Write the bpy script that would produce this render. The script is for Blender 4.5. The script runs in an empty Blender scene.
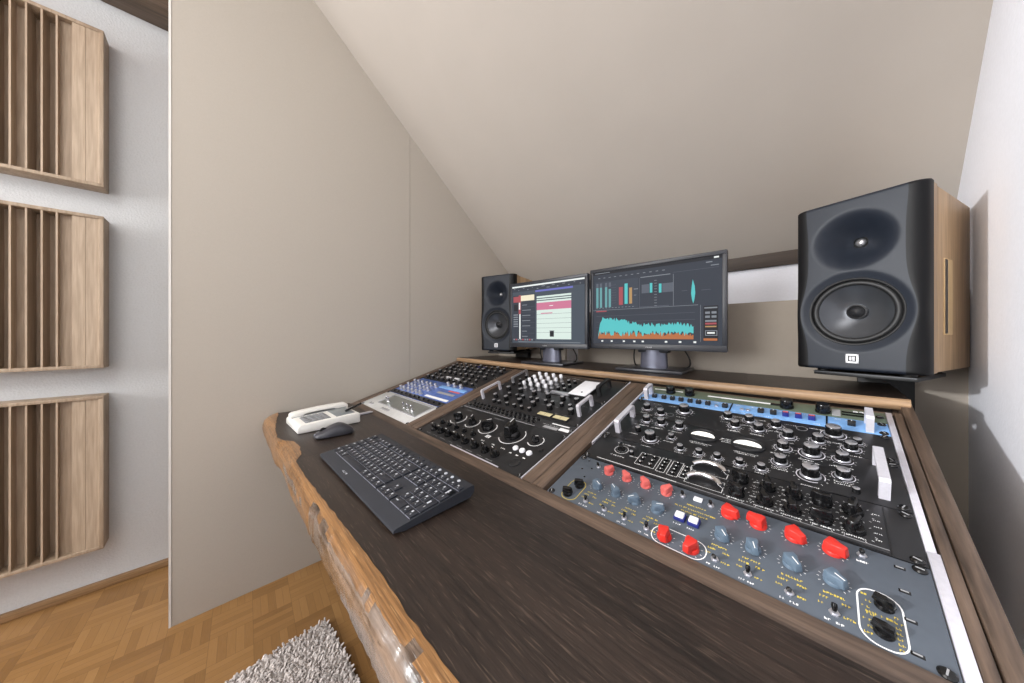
import bpy, bmesh, math, random
from mathutils import Matrix, Vector
R = random.Random(7)
S = bpy.context.scene
COL = S.collection
PI = math.pi
Z0 = 0.69            # height of the rack's front edge above the floor
SL = 0.2757          # slope of the rack panels

# ------------------------------------------------------------------ materials
def lin(c):
    return tuple((x/255/12.92 if x/255 <= .04045 else ((x/255+.055)/1.055)**2.4) for x in c)+(1,)
def newmat(name):
    m = bpy.data.materials.new(name); m.use_nodes = True
    nt = m.node_tree; b = nt.nodes['Principled BSDF']
    return m, nt, b
def N(nt, t, **k):
    n = nt.nodes.new(t)
    for a, v in k.items(): setattr(n, a, v)
    return n
def ramp(nt, fac, stops):
    r = N(nt, 'ShaderNodeValToRGB')
    e = r.color_ramp.elements
    while len(e) < len(stops): e.new(.5)
    for i, (p, c) in enumerate(stops): e[i].position = p; e[i].color = c
    nt.links.new(fac, r.inputs[0]); return r.outputs[0]
def bump(nt, b, h, s, d=.002):
    n = N(nt, 'ShaderNodeBump'); n.inputs['Strength'].default_value = s; n.inputs['Distance'].default_value = d
    nt.links.new(h, n.inputs['Height']); nt.links.new(n.outputs[0], b.inputs['Normal'])
def coords(nt, scale, rot=(0,0,0), kind='Object'):
    tc = N(nt, 'ShaderNodeTexCoord'); mp = N(nt, 'ShaderNodeMapping')
    mp.inputs['Scale'].default_value = scale; mp.inputs['Rotation'].default_value = rot
    nt.links.new(tc.outputs[kind], mp.inputs[0]); return mp.outputs[0]
def plain(name, c, rough=.5, metal=0, var=.06, scale=40, bmp=0, bd=.001, spec=.5, coat=0):
    m, nt, b = newmat(name)
    v = coords(nt, (1,1,1)); n = N(nt, 'ShaderNodeTexNoise')
    n.inputs['Scale'].default_value = scale; n.inputs['Detail'].default_value = 4
    nt.links.new(v, n.inputs[0]); c = lin(c)
    lo = tuple(x*(1-var) for x in c[:3])+(1,); hi = tuple(min(1, x*(1+var)) for x in c[:3])+(1,)
    nt.links.new(ramp(nt, n.outputs[0], [(.3, lo), (.7, hi)]), b.inputs['Base Color'])
    b.inputs['Roughness'].default_value = rough; b.inputs['Metallic'].default_value = metal
    b.inputs['Specular IOR Level'].default_value = spec; b.inputs['Coat Weight'].default_value = coat
    if bmp: bump(nt, b, n.outputs[0], bmp, bd)
    return m
def emit(name, c, s=1.0):
    m, nt, b = newmat(name)
    b.inputs['Base Color'].default_value = (.01,.01,.01,1)
    b.inputs['Emission Color'].default_value = lin(c); b.inputs['Emission Strength'].default_value = s
    b.inputs['Roughness'].default_value = .7; b.inputs['Specular IOR Level'].default_value = .25
    return m
def wood(name, c1, c2, axis=0, rough=.45, fine=90, coat=0, bmp=.25, knots=0, pores=0.0, porec=None):
    """grain running along the given object axis"""
    m, nt, b = newmat(name)
    sc = [fine*.35]*3; sc[axis] = 2.2
    v = coords(nt, tuple(sc))
    n1 = N(nt, 'ShaderNodeTexNoise'); n1.inputs['Scale'].default_value = 1; n1.inputs['Detail'].default_value = 6
    n1.inputs['Roughness'].default_value = .65; n1.inputs['Distortion'].default_value = .6
    nt.links.new(v, n1.inputs[0])
    sc2 = [fine*2.2]*3; sc2[axis] = 9
    n2 = N(nt, 'ShaderNodeTexNoise'); n2.inputs['Scale'].default_value = 1; n2.inputs['Detail'].default_value = 3
    nt.links.new(coords(nt, tuple(sc2)), n2.inputs[0])
    mx = N(nt, 'ShaderNodeMath', operation='MULTIPLY_ADD'); mx.inputs[1].default_value = .45
    nt.links.new(n2.outputs[0], mx.inputs[0])
    ml = N(nt, 'ShaderNodeMath', operation='MULTIPLY'); ml.inputs[1].default_value = .62
    nt.links.new(n1.outputs[0], ml.inputs[0]); nt.links.new(ml.outputs[0], mx.inputs[2])
    col = ramp(nt, mx.outputs[0], [(.36, lin(c1)), (.68, lin(c2))])
    if knots:
        vo = N(nt, 'ShaderNodeTexVoronoi'); vo.inputs['Scale'].default_value = knots
        w = N(nt, 'ShaderNodeTexNoise'); w.inputs['Scale'].default_value = 18; w.inputs['Detail'].default_value = 5
        kv = coords(nt, (.45, 1, 1)); nt.links.new(kv, vo.inputs[0]); nt.links.new(kv, w.inputs[0])
        k = ramp(nt, w.outputs[0], [(.52, (0,0,0,1)), (.66, (1,1,1,1))])
        mm = N(nt, 'ShaderNodeMix', data_type='RGBA'); nt.links.new(k, mm.inputs[0])
        nt.links.new(col, mm.inputs[6]); mm.inputs[7].default_value = lin(tuple(int(x*.5) for x in c1))
        col = mm.outputs[2]
    if pores:
        sc3 = [fine*5]*3; sc3[axis] = 30
        n3 = N(nt, 'ShaderNodeTexNoise'); n3.inputs['Scale'].default_value = 1; n3.inputs['Detail'].default_value = 2
        nt.links.new(coords(nt, tuple(sc3)), n3.inputs[0])
        k = ramp(nt, n3.outputs[0], [(.60, (0,0,0,1)), (.72, (pores,)*3+(1,))])
        mm = N(nt, 'ShaderNodeMix', data_type='RGBA'); nt.links.new(k, mm.inputs[0])
        nt.links.new(col, mm.inputs[6]); mm.inputs[7].default_value = lin(porec)
        col = mm.outputs[2]
    nt.links.new(col, b.inputs['Base Color'])
    b.inputs['Roughness'].default_value = rough; b.inputs['Coat Weight'].default_value = coat
    b.inputs['Coat Roughness'].default_value = .18
    bump(nt, b, mx.outputs[0], bmp, .0015)
    return m
def parquet(name):
    m, nt, b = newmat(name); L = nt.links.new
    def M(op, a, bb=None, c=None):
        n = N(nt, 'ShaderNodeMath', operation=op)
        for i, x in enumerate((a, bb, c)):
            if x is None: continue
            if isinstance(x, (int, float)): n.inputs[i].default_value = x
            else: L(x, n.inputs[i])
        return n.outputs[0]
    v = coords(nt, (1/.11, 1/.11, 1), (0, 0, math.radians(3)))
    sp = N(nt, 'ShaderNodeSeparateXYZ'); L(v, sp.inputs[0])
    x, y = sp.outputs[0], sp.outputs[1]
    cx, cy = M('FLOOR', x), M('FLOOR', y)
    chk = M('FLOORED_MODULO', M('ADD', cx, cy), 2)
    fx, fy = M('FRACT', x), M('FRACT', y)
    st = M('ADD', M('MULTIPLY', fx, chk), M('MULTIPLY', fy, M('SUBTRACT', 1, chk)))
    al = M('ADD', M('MULTIPLY', fy, chk), M('MULTIPLY', fx, M('SUBTRACT', 1, chk)))
    s6 = M('MULTIPLY', st, 5); sid = M('FLOOR', s6)
    cb = N(nt, 'ShaderNodeCombineXYZ'); L(cx, cb.inputs[0]); L(cy, cb.inputs[1]); L(sid, cb.inputs[2])
    wn = N(nt, 'ShaderNodeTexWhiteNoise', noise_dimensions='3D'); L(cb.outputs[0], wn.inputs[0])
    cb2 = N(nt, 'ShaderNodeCombineXYZ'); L(M('MULTIPLY', s6, 3), cb2.inputs[0]); L(M('MULTIPLY', al, 1.2), cb2.inputs[1]); L(M('MULTIPLY', wn.outputs[0], 50), cb2.inputs[2])
    gr = N(nt, 'ShaderNodeTexNoise'); gr.inputs['Scale'].default_value = 2.5; gr.inputs['Detail'].default_value = 4; L(cb2.outputs[0], gr.inputs[0])
    cb3 = N(nt, 'ShaderNodeCombineXYZ'); L(cx, cb3.inputs[0]); L(cy, cb3.inputs[1])
    wn2 = N(nt, 'ShaderNodeTexWhiteNoise', noise_dimensions='3D'); L(cb3.outputs[0], wn2.inputs[0])
    f = M('ADD', M('ADD', M('MULTIPLY', wn.outputs[0], .4), M('MULTIPLY', gr.outputs[0], .3)), M('MULTIPLY', wn2.outputs[0], .3))
    col = ramp(nt, f, [(.15, lin((128, 93, 54))), (.5, lin((147, 109, 65))), (.85, lin((160, 121, 75)))])
    gap = M('MULTIPLY', M('GREATER_THAN', M('ABSOLUTE', M('SUBTRACT', M('FRACT', s6), .5)), .47), .35)
    gap2 = M('MULTIPLY', M('GREATER_THAN', M('ABSOLUTE', M('SUBTRACT', al, .5)), .493), .5)
    mm = N(nt, 'ShaderNodeMix', data_type='RGBA'); L(M('MAXIMUM', gap, gap2), mm.inputs[0]); L(col, mm.inputs[6]); mm.inputs[7].default_value = lin((92, 64, 36))
    L(mm.outputs[2], b.inputs['Base Color']); b.inputs['Roughness'].default_value = .42
    return m

MT = dict(
 ceil=plain('beige_ceiling_paint', (178,170,161), .85, 0, .015, 6),
 fabric=plain('beige_wall_fabric', (179,171,160), .9, 0, .02, 300, .15, .0006),
 lining=plain('beige_lining_board', (160,151,140), .85, 0, .02, 30),
 white=plain('white_plaster', (238,239,246), .9, 0, .02, 120, .35, .002),
 grey=plain('cool_white_plaster', (206,207,207), .95, 0, .03, 160, .5, .003),
 trimw=plain('pale_edge_trim', (222,218,212), .5, 0, .02),
 floor=parquet('mosaic_parquet'),
 skirt=wood('skirting_wood', (120,92,62), (160,126,88), 1, .5),
 darkbeam=wood('dark_beam_wood', (40,31,24), (66,52,40), 0, .6),
 beamy=wood('brown_beam_wood', (74,62,52), (110,92,76), 1, .6),
 orange=wood('orange_ceiling_wood', (132,76,34), (178,112,56), 0, .5),
 desk=wood('dark_stained_oak', (21,16,14), (55,44,38), 0, .38, 85, 0, .9, 0, .5, (104,88,76)),
 frame=wood('brown_oak_frame_lengthwise', (46,36,29), (110,91,77), 0, .45, 80, 0, .35, 0, .3, (60,46,36)),
 framey=wood('brown_oak_frame', (46,36,29), (110,91,77), 1, .45, 80, 0, .35, 0, .3, (60,46,36)),
 live=wood('honey_live_edge_wood', (70,45,25), (164,119,72), 0, .32, 150, .35, 1.0, 0, .55, (196,154,104)),
 bark=wood('grey_bark_streak', (84,68,56), (150,128,110), 0, .16, 110, .9, 1.6, 14, .5, (40,28,20)),
 tan=wood('tan_shelf_edge', (100,78,58), (174,142,109), 0, .4, 90),
 slat=wood('pale_ash_wood', (150,130,108), (188,168,145), 2, .55, 80, 0, .15),
 oak=wood('speaker_oak_veneer', (146,118,86), (190,158,120), 2, .45, 80, 0, .15),
 oakl=wood('pale_oak_slot_edge', (190,160,112), (216,186,140), 2, .5, 80),
 baffle=plain('slate_baffle', (26,31,40), .5, 0, .03, 200, spec=.3),
 flare=plain('black_flare', (10,10,12), .55, 0, .05, spec=.25),
 cone=plain('black_cone', (74,76,80), .28, .6, .05),
 rubber=plain('black_rubber', (16,16,17), .55),
 dome=plain('grey_metal_dome', (150,150,152), .3, .9),
 logo=plain('white_logo', (232,232,236), .5),
 blk=plain('black_anodised_panel', (27,27,29), .42, .1, .1, 120),
 blk2=plain('charcoal_panel', (40,40,42), .45, .1, .1, 120),
 bk=plain('black_knob_plastic', (15,15,16), .2, 0, .1),
 bkm=plain('black_matte_plastic', (24,24,26), .5, 0, .1),
 slv=plain('brushed_silver', (206,206,212), .32, .85, .06, 200),
 wsl=plain('satin_white_aluminium', (216,214,222), .4, .35, .05, 200),
 chrome=plain('chrome', (225,225,228), .12, 1, .02),
 mirror=plain('polished_silver_panel', (226,227,226), .3, .35, .05, 60),
 smoke=plain('grey_metal_insert', (150,154,150), .28, .7, .06, 40),
 tg=plain('blue_grey_panel', (80,87,96), .5, .05, .04, 90),
 red=plain('red_knob_plastic', (200,46,37), .38, 0, .05),
 redf=plain('faded_red_knob_plastic', (206,98,92), .45, 0, .05),
 bgk=plain('blue_grey_knob_plastic', (88,104,119), .4, 0, .05),
 navy=plain('navy_button_surround', (32,40,112), .4),
 yel=plain('yellow_print', (206,184,70), .6),
 prt=plain('white_print', (236,236,236), .6),
 prg=plain('grey_print', (150,150,152), .6),
 mw=plain('white_lit_meter', (238,236,228), .4),
 my=plain('cream_meter_scale', (206,194,152), .45),
 blue=plain('light_blue_strip', (120,166,218), .45, 0, .08, 80),
 green=plain('olive_green_panel', (92,104,88), .5, .1, .08),
 cobalt=plain('cobalt_panel', (84,112,180), .35, .3, .25, 50),
 bez=plain('black_monitor_bezel', (42,44,50), .4, 0, .05),
 foot=plain('dark_grey_foot', (50,51,56), .28, .2, .05),
 neck=plain('grey_monitor_neck', (92,94,108), .3, .4, .05),
 kbd=plain('anthracite_keyboard', (42,45,52), .5, 0, .06),
 key=plain('anthracite_key', (38,41,49), .45, 0, .06),
 keyp=plain('key_print', (196,200,208), .5),
 pw=plain('white_phone_plastic', (232,230,224), .35, 0, .02),
 pg=plain('grey_phone_keys', (134,136,138), .5),
 lcd=plain('grey_display', (118,124,126), .3),
 mouse=plain('dark_grey_mouse', (60,60,66), .35, .1, .04),
 msl=plain('mouse_side_and_key_glint', (150,152,164), .3, .3, .04),
 rug=plain('grey_shag_yarn', (206,198,193), .95, 0, .12, 60),
 stand=plain('black_stand_steel', (15,15,16), .5, .2, .1),
)

# ------------------------------------------------------------------ mesh builder
class MB:
    def __init__(s): s.v = []; s.f = []; s.m = []; s.ms = []
    def mi(s, mat):
        if mat not in s.ms: s.ms.append(mat)
        return s.ms.index(mat)
    def add(s, vs, fs, mat, M=None):
        o = len(s.v); k = s.mi(mat)
        s.v += [tuple(M @ Vector(p)) if M else tuple(p) for p in vs]
        for f in fs: s.f.append(tuple(i+o for i in f)); s.m.append(k)
        return s
    def bm(s, b, mat, M=None):
        b.verts.index_update()
        s.add([v.co.copy() for v in b.verts], [[v.index for v in f.verts] for f in b.faces], mat, M); b.free(); return s
    def box(s, x0, x1, y0, y1, z0, z1, mat, bev=0, M=None, seg=2):
        b = bmesh.new(); bmesh.ops.create_cube(b, size=1)
        for v in b.verts:
            v.co = ((x0+x1)/2+v.co.x*(x1-x0), (y0+y1)/2+v.co.y*(y1-y0), (z0+z1)/2+v.co.z*(z1-z0))
        if bev: bmesh.ops.bevel(b, geom=b.edges[:], offset=bev, segments=seg, affect='EDGES', profile=.5)
        return s.bm(b, mat, M)
    def lathe(s, prof, mat, n=24, M=None, cap=True, sx=1, sy=1):
        vs, fs = [], []
        for r, z in prof:
            for i in range(n):
                a = 2*PI*i/n; vs.append((r*math.cos(a)*sx, r*math.sin(a)*sy, z))
        for k in range(len(prof)-1):
            for i in range(n):
                j = (i+1) % n; fs.append((k*n+i, k*n+j, (k+1)*n+j, (k+1)*n+i))
        if cap:
            fs.append(tuple(range(n))[::-1]); fs.append(tuple((len(prof)-1)*n+i for i in range(n)))
        return s.add(vs, fs, mat, M)
    def prism(s, poly, z0, z1, mat, M=None, top=1.0, bev=0):
        n = len(poly); cx = sum(p[0] for p in poly)/n; cy = sum(p[1] for p in poly)/n
        vs = [(x, y, z0) for x, y in poly]+[(cx+(x-cx)*top, cy+(y-cy)*top, z1) for x, y in poly]
        fs = [tuple(range(n))[::-1], tuple(range(n, 2*n))]+[(i, (i+1) % n, n+(i+1) % n, n+i) for i in range(n)]
        if bev:
            b = bmesh.new(); bv = [b.verts.new(p) for p in vs]
            for f in fs: b.faces.new([bv[i] for i in f])
            bmesh.ops.recalc_face_normals(b, faces=b.faces[:])
            bmesh.ops.bevel(b, geom=b.edges[:], offset=bev, segments=2, affect='EDGES', profile=.5)
            return s.bm(b, mat, M)
        return s.add(vs, fs, mat, M)
    def tube(s, pts, r, mat, n=8, M=None):
        pts = [Vector(p) for p in pts]; vs, fs = [], []
        for i, p in enumerate(pts):
            t = (pts[min(i+1, len(pts)-1)]-pts[max(i-1, 0)]).normalized()
            a = t.orthogonal().normalized() if i == 0 else (a-t*a.dot(t)).normalized()
            c = t.cross(a)
            for k in range(n):
                q = 2*PI*k/n; vs.append(p+(a*math.cos(q)+c*math.sin(q))*r)
        for i in range(len(pts)-1):
            for k in range(n):
                j = (k+1) % n; fs.append((i*n+k, i*n+j, (i+1)*n+j, (i+1)*n+k))
        fs.append(tuple(range(n))[::-1]); fs.append(tuple((len(pts)-1)*n+k for k in range(n)))
        return s.add(vs, fs, mat, M)
    def ring(s, cx, cy, r0, r1, z, mat, a0=0, a1=360, n=28, sx=1, sy=1, M=None):
        vs, fs = [], []
        for i in range(n+1):
            a = math.radians(a0+(a1-a0)*i/n)
            for r in (r0, r1): vs.append((cx+r*math.cos(a)*sx, cy+r*math.sin(a)*sy, z))
        for i in range(n): fs.append((2*i, 2*i+1, 2*i+3, 2*i+2))
        return s.add(vs, fs, mat, M)
    def quad(s, x0, x1, y0, y1, z, mat, M=None):
        return s.add([(x0,y0,z),(x1,y0,z),(x1,y1,z),(x0,y1,z)], [(0,1,2,3)], mat, M)
    def outline(s, pts, w, z, mat):
        """a printed closed line of width w through pts"""
        n = len(pts); vs, fs = [], []
        for i in range(n):
            p, a, b = Vector(pts[i]), Vector(pts[i-1]), Vector(pts[(i+1) % n])
            t = ((p-a).normalized()+(b-p).normalized()).normalized(); q = Vector((-t.y, t.x))*w/2
            vs += [(p.x+q.x, p.y+q.y, z), (p.x-q.x, p.y-q.y, z)]
        for i in range(n):
            j = (i+1) % n; fs.append((2*i, 2*j, 2*j+1, 2*i+1))
        return s.add(vs, fs, mat)
    def words(s, x, y, L, h, z, mat, gap=.0012):
        """a run of lettering too small to read"""
        e = x
        while e < x+L:
            w = R.uniform(.5, .9)*h
            s.quad(e, e+w*.35, y, y+h, z, mat); s.quad(e+w*.35, e+w, y+h*R.choice((0, .38, .7)), y+h*R.choice((.3, .6, 1)), z, mat)
            e += w+gap*.5+(h*.6 if R.random() < .12 else 0)
        return s
    def mesh(s, name, ang=40, smooth=True):
        me = bpy.data.meshes.new(name); me.from_pydata(s.v, [], s.f)
        for m in s.ms: me.materials.append(MT[m])
        me.polygons.foreach_set('material_index', s.m)
        b = bmesh.new(); b.from_mesh(me); bmesh.ops.recalc_face_normals(b, faces=b.faces[:]) if s.closed else None
        b.to_mesh(me); b.free()
        if smooth:
            me.polygons.foreach_set('use_smooth', [True]*len(me.polygons)); me.set_sharp_from_angle(angle=math.radians(ang))
        me.update(); return me
    closed = False
    def build(s, name, parent=None, loc=(0,0,0), rot=(0,0,0), **k):
        return put(s.mesh(name, **k), name, parent, loc, rot)
def put(me, name, parent=None, loc=(0,0,0), rot=(0,0,0), label=None):
    o = bpy.data.objects.new(name, me); COL.objects.link(o)
    o.parent = parent; o.location = loc; o.rotation_euler = rot
    if label: o['label'] = label
    return o
def tag(o, label=None, cat=None, group=None, kind=None):
    if label: o['label'] = label
    if cat: o['category'] = cat
    if group: o['group'] = group
    if kind: o['kind'] = kind
    return o
def thing(name, label, cat, loc=(0,0,0), rot=(0,0,0), group=None):
    return tag(put(None, name, None, loc, rot), label, cat, group)
def struct(o): o['kind'] = 'structure'; return o
def T(x=0, y=0, z=0, rz=0, rx=0, ry=0):
    return Matrix.Translation((x, y, z)) @ Matrix.Rotation(rz, 4, 'Z') @ Matrix.Rotation(ry, 4, 'Y') @ Matrix.Rotation(rx, 4, 'X')

# ------------------------------------------------------------------ the room
def zslope(y): return Z0+1.7915-.876*(y+.1745)
XR, XP, XL = .658, -1.175, -1.62
struct(MB().box(-1.75, .8, -3.7, 1.3, -.1, 0, 'floor').build('floor'))
Mw = Matrix.Translation((.645, .75, 0)) @ Matrix.Rotation(-math.atan(.05), 4, 'Z')
struct(MB().box(0, .12, -4.5, .6, 0, 2.7, 'white', 0, Mw).build('wall_right'))
struct(MB().box(XL-.12, XL, -3.7, 1.3, 0, 2.7, 'grey').build('wall_left'))
struct(MB().box(-1.75, .8, 1.15, 1.27, 0, 2.0, 'white').build('wall_back'))
struct(MB().box(-1.75, .8, -3.7, -3.58, 0, 2.7, 'white').build('wall_front'))
yf = -.32
pts = [(1.26, zslope(1.26)), (yf, zslope(yf)), (-3.7, zslope(yf)), (-3.7, zslope(yf)+.1), (yf+.05, zslope(yf)+.1), (1.26, zslope(1.26)+.15)]
m = MB(); n = len(pts)
m.add([(-1.75, y, z) for y, z in pts]+[(.8, y, z) for y, z in pts], [tuple(range(n)), tuple(range(n, 2*n))[::-1]]+[(i, n+i, n+(i+1) % n, (i+1) % n) for i in range(n)], 'ceil')
struct(m.build('ceiling', ang=20))
# fabric partition: two boards with a fine joint, cut to the slope of the ceiling
m = MB()
for y0, y1 in ((-.592, .2715), (.2735, 1.15)):
    zt = [(y, zslope(y)) for y in (y0, y1)]
    if y0 < yf < y1: zt.insert(1, (yf, zslope(yf)))
    zt = [(y, min(z, zslope(yf))) for y, z in zt]
    poly = [(y0, 0), (y1, 0)]+zt[::-1]
    Mx = Matrix(((0,0,1,0),(1,0,0,0),(0,1,0,0),(0,0,0,1)))
    m.prism(poly, XP-.016, XP, 'fabric', Mx)
struct(m.build('wall_partition', ang=20))
struct(MB().box(XP-.0165, XP+.0015, -.5985, -.5925, 0, zslope(yf), 'trimw').build('trim_1'))
struct(MB().box(XL, XL+.020, -3.58, 1.15, 0, .028, 'skirt', .003).build('baseboard_left'))
struct(MB().box(XL, -1.487, -3.58, .6, Z0+1.65, Z0+1.80, 'beamy', .004).build('ceiling_beam'))
struct(MB().box(-1.487, XP-.017, -3.58, .6, Z0+1.72, Z0+1.76, 'orange').build('ceiling_boards'))
struct(MB().box(XP-.1, XR, 1.13, 1.15, Z0+.595, Z0+.70, 'darkbeam', .002).build('beam'))
m = MB().box(XP, -.62, .92, .938, 0, Z0+.435, 'lining', .001).box(-.535, XR, .92, .938, 0, Z0+.435, 'lining', .001)
struct(m.build('wall_lining'))

# slatted diffusers on the left-hand wall
def diffuser(zb, zt, label):
    t = thing('sound_diffuser', label, 'acoustic panel', (XL, -.792, zb), group='slatted wood sound diffusers')
    H = zt-zb; W = .60; D = .082; b = .012
    f = MB().box(0, D, -W, 0, 0, b, 'slat', .001).box(0, D, -W, 0, H-b, H, 'slat', .001).box(0, D, -b, 0, b, H-b, 'slat', .001).box(0, D, -W, -W+b, b, H-b, 'slat', .001)
    f.build('frame', t)
    dep = [.001, .003, .022, .062, .074, .040, .066, .022, .003, .001, .003, .022, .062, .074, .040, .066, .022, .003, .001]
    ww = (W-2*b)/len(dep)
    s = MB(); fn = MB()
    for i, d in enumerate(dep):
        y1 = -b-i*ww; s.box(0, D-.003-d, y1-ww+.0006, y1-.0006, b, H-b, 'slat')
        if 2 < i and d+dep[i-1] > .015: fn.box(0, D-.002, y1-.0022, y1+.0022, b, H-b, 'slat')
    s.build('wells', t); fn.build('fins', t)
diffuser(Z0+.884, Z0+1.486, 'slatted wood acoustic panel cut off by the top of the photo, highest of the column')
diffuser(Z0+.190, Z0+.772, 'slatted wood acoustic panel in the middle of the column on the pale wall')
diffuser(Z0-.504, Z0+.084, 'slatted wood acoustic panel just above the skirting, lowest of the column')

# ------------------------------------------------------------------ shag rug
rug = thing('shag_rug', 'grey shaggy rug on the parquet in front of the desk', 'rug', (-.815, -.205, 0), (0, 0, math.radians(4)))
MB().box(0, .95, -1.2, 0, 0, .012, 'rug', .004).build('backing', rug)
m = MB(); st = .0074
for i in range(int(.95/st)):
    for j in range(int(1.2/st)):
        if i*st > .5 or j*st > .5:
            if i % 2 or j % 2: continue
        x = i*st+R.uniform(-.003, .003)+.004; y = -j*st+R.uniform(-.003, .003)-.004
        h = R.uniform(.010, .017); lx, ly = R.uniform(-.007, .007), R.uniform(-.007, .007); r = R.uniform(.0032, .0044)*(1.7 if i*st > .5 or j*st > .5 else 1)
        vs = []
        for (q, rr) in ((0, r*.8), (.55, r), (1, r*.72)):
            for k in range(4):
                a = PI/2*k+x*60; vs.append((x+lx*q*q+rr*math.cos(a), y+ly*q*q+rr*math.sin(a), .01+h*q))
        m.add(vs, [(0,1,5,4),(1,2,6,5),(2,3,7,6),(3,0,4,7),(4,5,9,8),(5,6,10,9),(6,7,11,10),(7,4,8,11),(8,9,10,11)], 'rug')
tag(m.build('pile', rug, ang=80), kind='stuff')

# ------------------------------------------------------------------ the desk
XA, XB = -1.155, .523
cs, sn = math.cos(SL), math.sin(SL)
def P(u, v, h=0): return Vector((u, v*cs-h*sn, Z0+v*sn+h*cs))
desk = thing('studio_desk', 'dark-topped studio desk with honey-brown live edge and sloping equipment bays', 'desk', (0, 0, 0))
# live edge
inner = [(-1.16,-.300),(-1.10,-.306),(-1.06,-.315),(-.90,-.338),(-.78,-.346),(-.74,-.338),(-.705,-.3155),(-.64,-.311),(-.576,-.318),(-.526,-.338),(-.41,-.338),(-.342,-.335),(-.26,-.332),(-.095,-.326),(-.006,-.3235),(.08,-.325),(.135,-.3225),(.25,-.322),(.53,-.322)]
def inn(x):
    for (a, b), (c, d) in zip(inner, inner[1:]):
        if a <= x <= c: return b+(d-b)*(x-a)/(c-a)
    return inner[-1][1]
m = MB()
def slab(xa, xb, dz):
    n = max(8, int((xb-xa)/.01)); pl = [(xa+(xb-xa)*i/n, inn(xa+(xb-xa)*i/n)-.004) for i in range(n+1)]+[(xb, -.036), (xa, -.036)]
    m.prism(pl, Z0-.045, Z0-dz, 'desk')
slab(-.5490, XB, 0); slab(XA, -.5520, .0008)
m.build('desktop', desk)
nx = 420; prof = [(0, .0012, -.004), (.25, .0008, 0), (.62, -.002, 0), (.9, -.012, 0), (1.0, -.026, 0), (1.0, -.042, 0), (.93, -.06, 0), (.75, -.075, 0), (.25, -.082, 0), (-.6, -.082, 0)]
vs, fs = [], []
from mathutils import noise
for i in range(nx+1):
    x = XA+(XB-XA)*i/nx
    e = min(1, max(0, (x-XA)/.07)); er = math.sqrt(max(0, 1-(1-e)**2))
    yo = -.354-.004*noise.noise((x*4, 0, 3))-.0025*noise.noise((x*14, 5, 3))
    yi = inn(x)+.003*noise.noise((x*40, 1, 1))
    yo = yi-.002+(yo-yi+.002)*(.25+.75*er)
    yi = max(yi, yo+.006)
    for k, (q, z, _) in enumerate(prof):
        y = yi+(yo-yi)*q if q >= 0 else yi+.06
        d = .0016*noise.noise((x*16, k*.55, 8))+.0014*noise.noise((x*60, k*1.3, 2))+.0012*noise.noise((x*130, k*2.3, 2)) if 1 < k < 9 else 0
        vs.append((x, y+d, Z0+z+(d*.5 if k > 2 else 0)))
K = len(prof)
for i in range(nx):
    for k in range(K-1): fs.append((i*K+k, i*K+k+1, (i+1)*K+k+1, (i+1)*K+k))
fs.append(tuple(range(K))); fs.append(tuple(nx*K+k for k in range(K))[::-1])
g = MB(); g.add(vs, fs, 'live'); kb0 = g.mi('bark')
for fi in range(nx*(K-1)):
    i, k = divmod(fi, K-1); x = XA+(XB-XA)*i/nx
    w_ = .55*noise.noise((x*5, 1, 4))+.35*noise.noise((x*23, k*.6, 7))
    if (-.30 < x and 2.1-.5*min(1, max(0, (x+.1)/.2)) <= k+1.5*w_ <= 6.4) or (-.62 < x <= -.36 and 3.6 <= k+2.6*w_ <= 4.7): g.m[fi] = kb0
g.build('live_edge', desk, ang=70)
# sloping frame of the equipment bays, in the panels' own plane
BW = .4826; UR, UM, UL = 0.0, -.5544, -1.115; VT = .556
fr = put(None, 'bay_frame', desk, (0, 0, Z0), (SL, 0, 0))
MB().box(XA, .5055, -.036, -.0008, -.03, .003, 'frame', .0012).build('front_rail', fr)
MB().box(XA, UL-.001, 0, VT+.04, -.04, .004, 'framey', .001).build('side_rail', fr)
MB().box(UL+BW+.001, -.5944, 0, VT, -.04, .004, 'framey', .0008).box(-.5938, UM-.001, 0, VT, -.04, .004, 'framey', .0008).build('divider', fr)
MB().box(UM+BW+.0045, -.0365, 0, VT, -.04, .004, 'framey', .0008).box(-.036, -.0065, 0, VT, -.04, .004, 'framey', .0008).build('divider', fr)
MB().box(BW+.0115, .5045, 0, VT, -.04, .003, 'framey', .0008).build('side_rail', fr)
MB().box(.5062, XB, -.12, VT+.06, -.05, .005, 'framey', .0012).build('side_rail', fr)
tag(MB().box(BW+.0006, BW+.0108, 0, .165, -.02, .002, 'wsl', .0006).box(BW+.0002, BW+.0085, .1655, VT, -.02, .0018, 'wsl', .0006).build('rack_strip', fr), 'broad pale metal strip')
MB().box(UM+BW+.001, UM+BW+.0035, 0, VT, -.02, .0045, 'wsl').build('rack_strip', fr)
MB().box(-.0055, -.0015, .19, VT, -.02, .003, 'wsl').build('rack_strip', fr)
m = MB()
for u in (UL, UM, UR): m.box(u, u+BW, -.02, VT+.01, -.10, -.09, 'bkm')
m.build('bay_light_block', fr)  # unseen black sheets added beneath the panels to block light
MB().box(XA, XB, VT, VT+.012, -.10, -.004, 'frame').build('rear_rail', fr)
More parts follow.
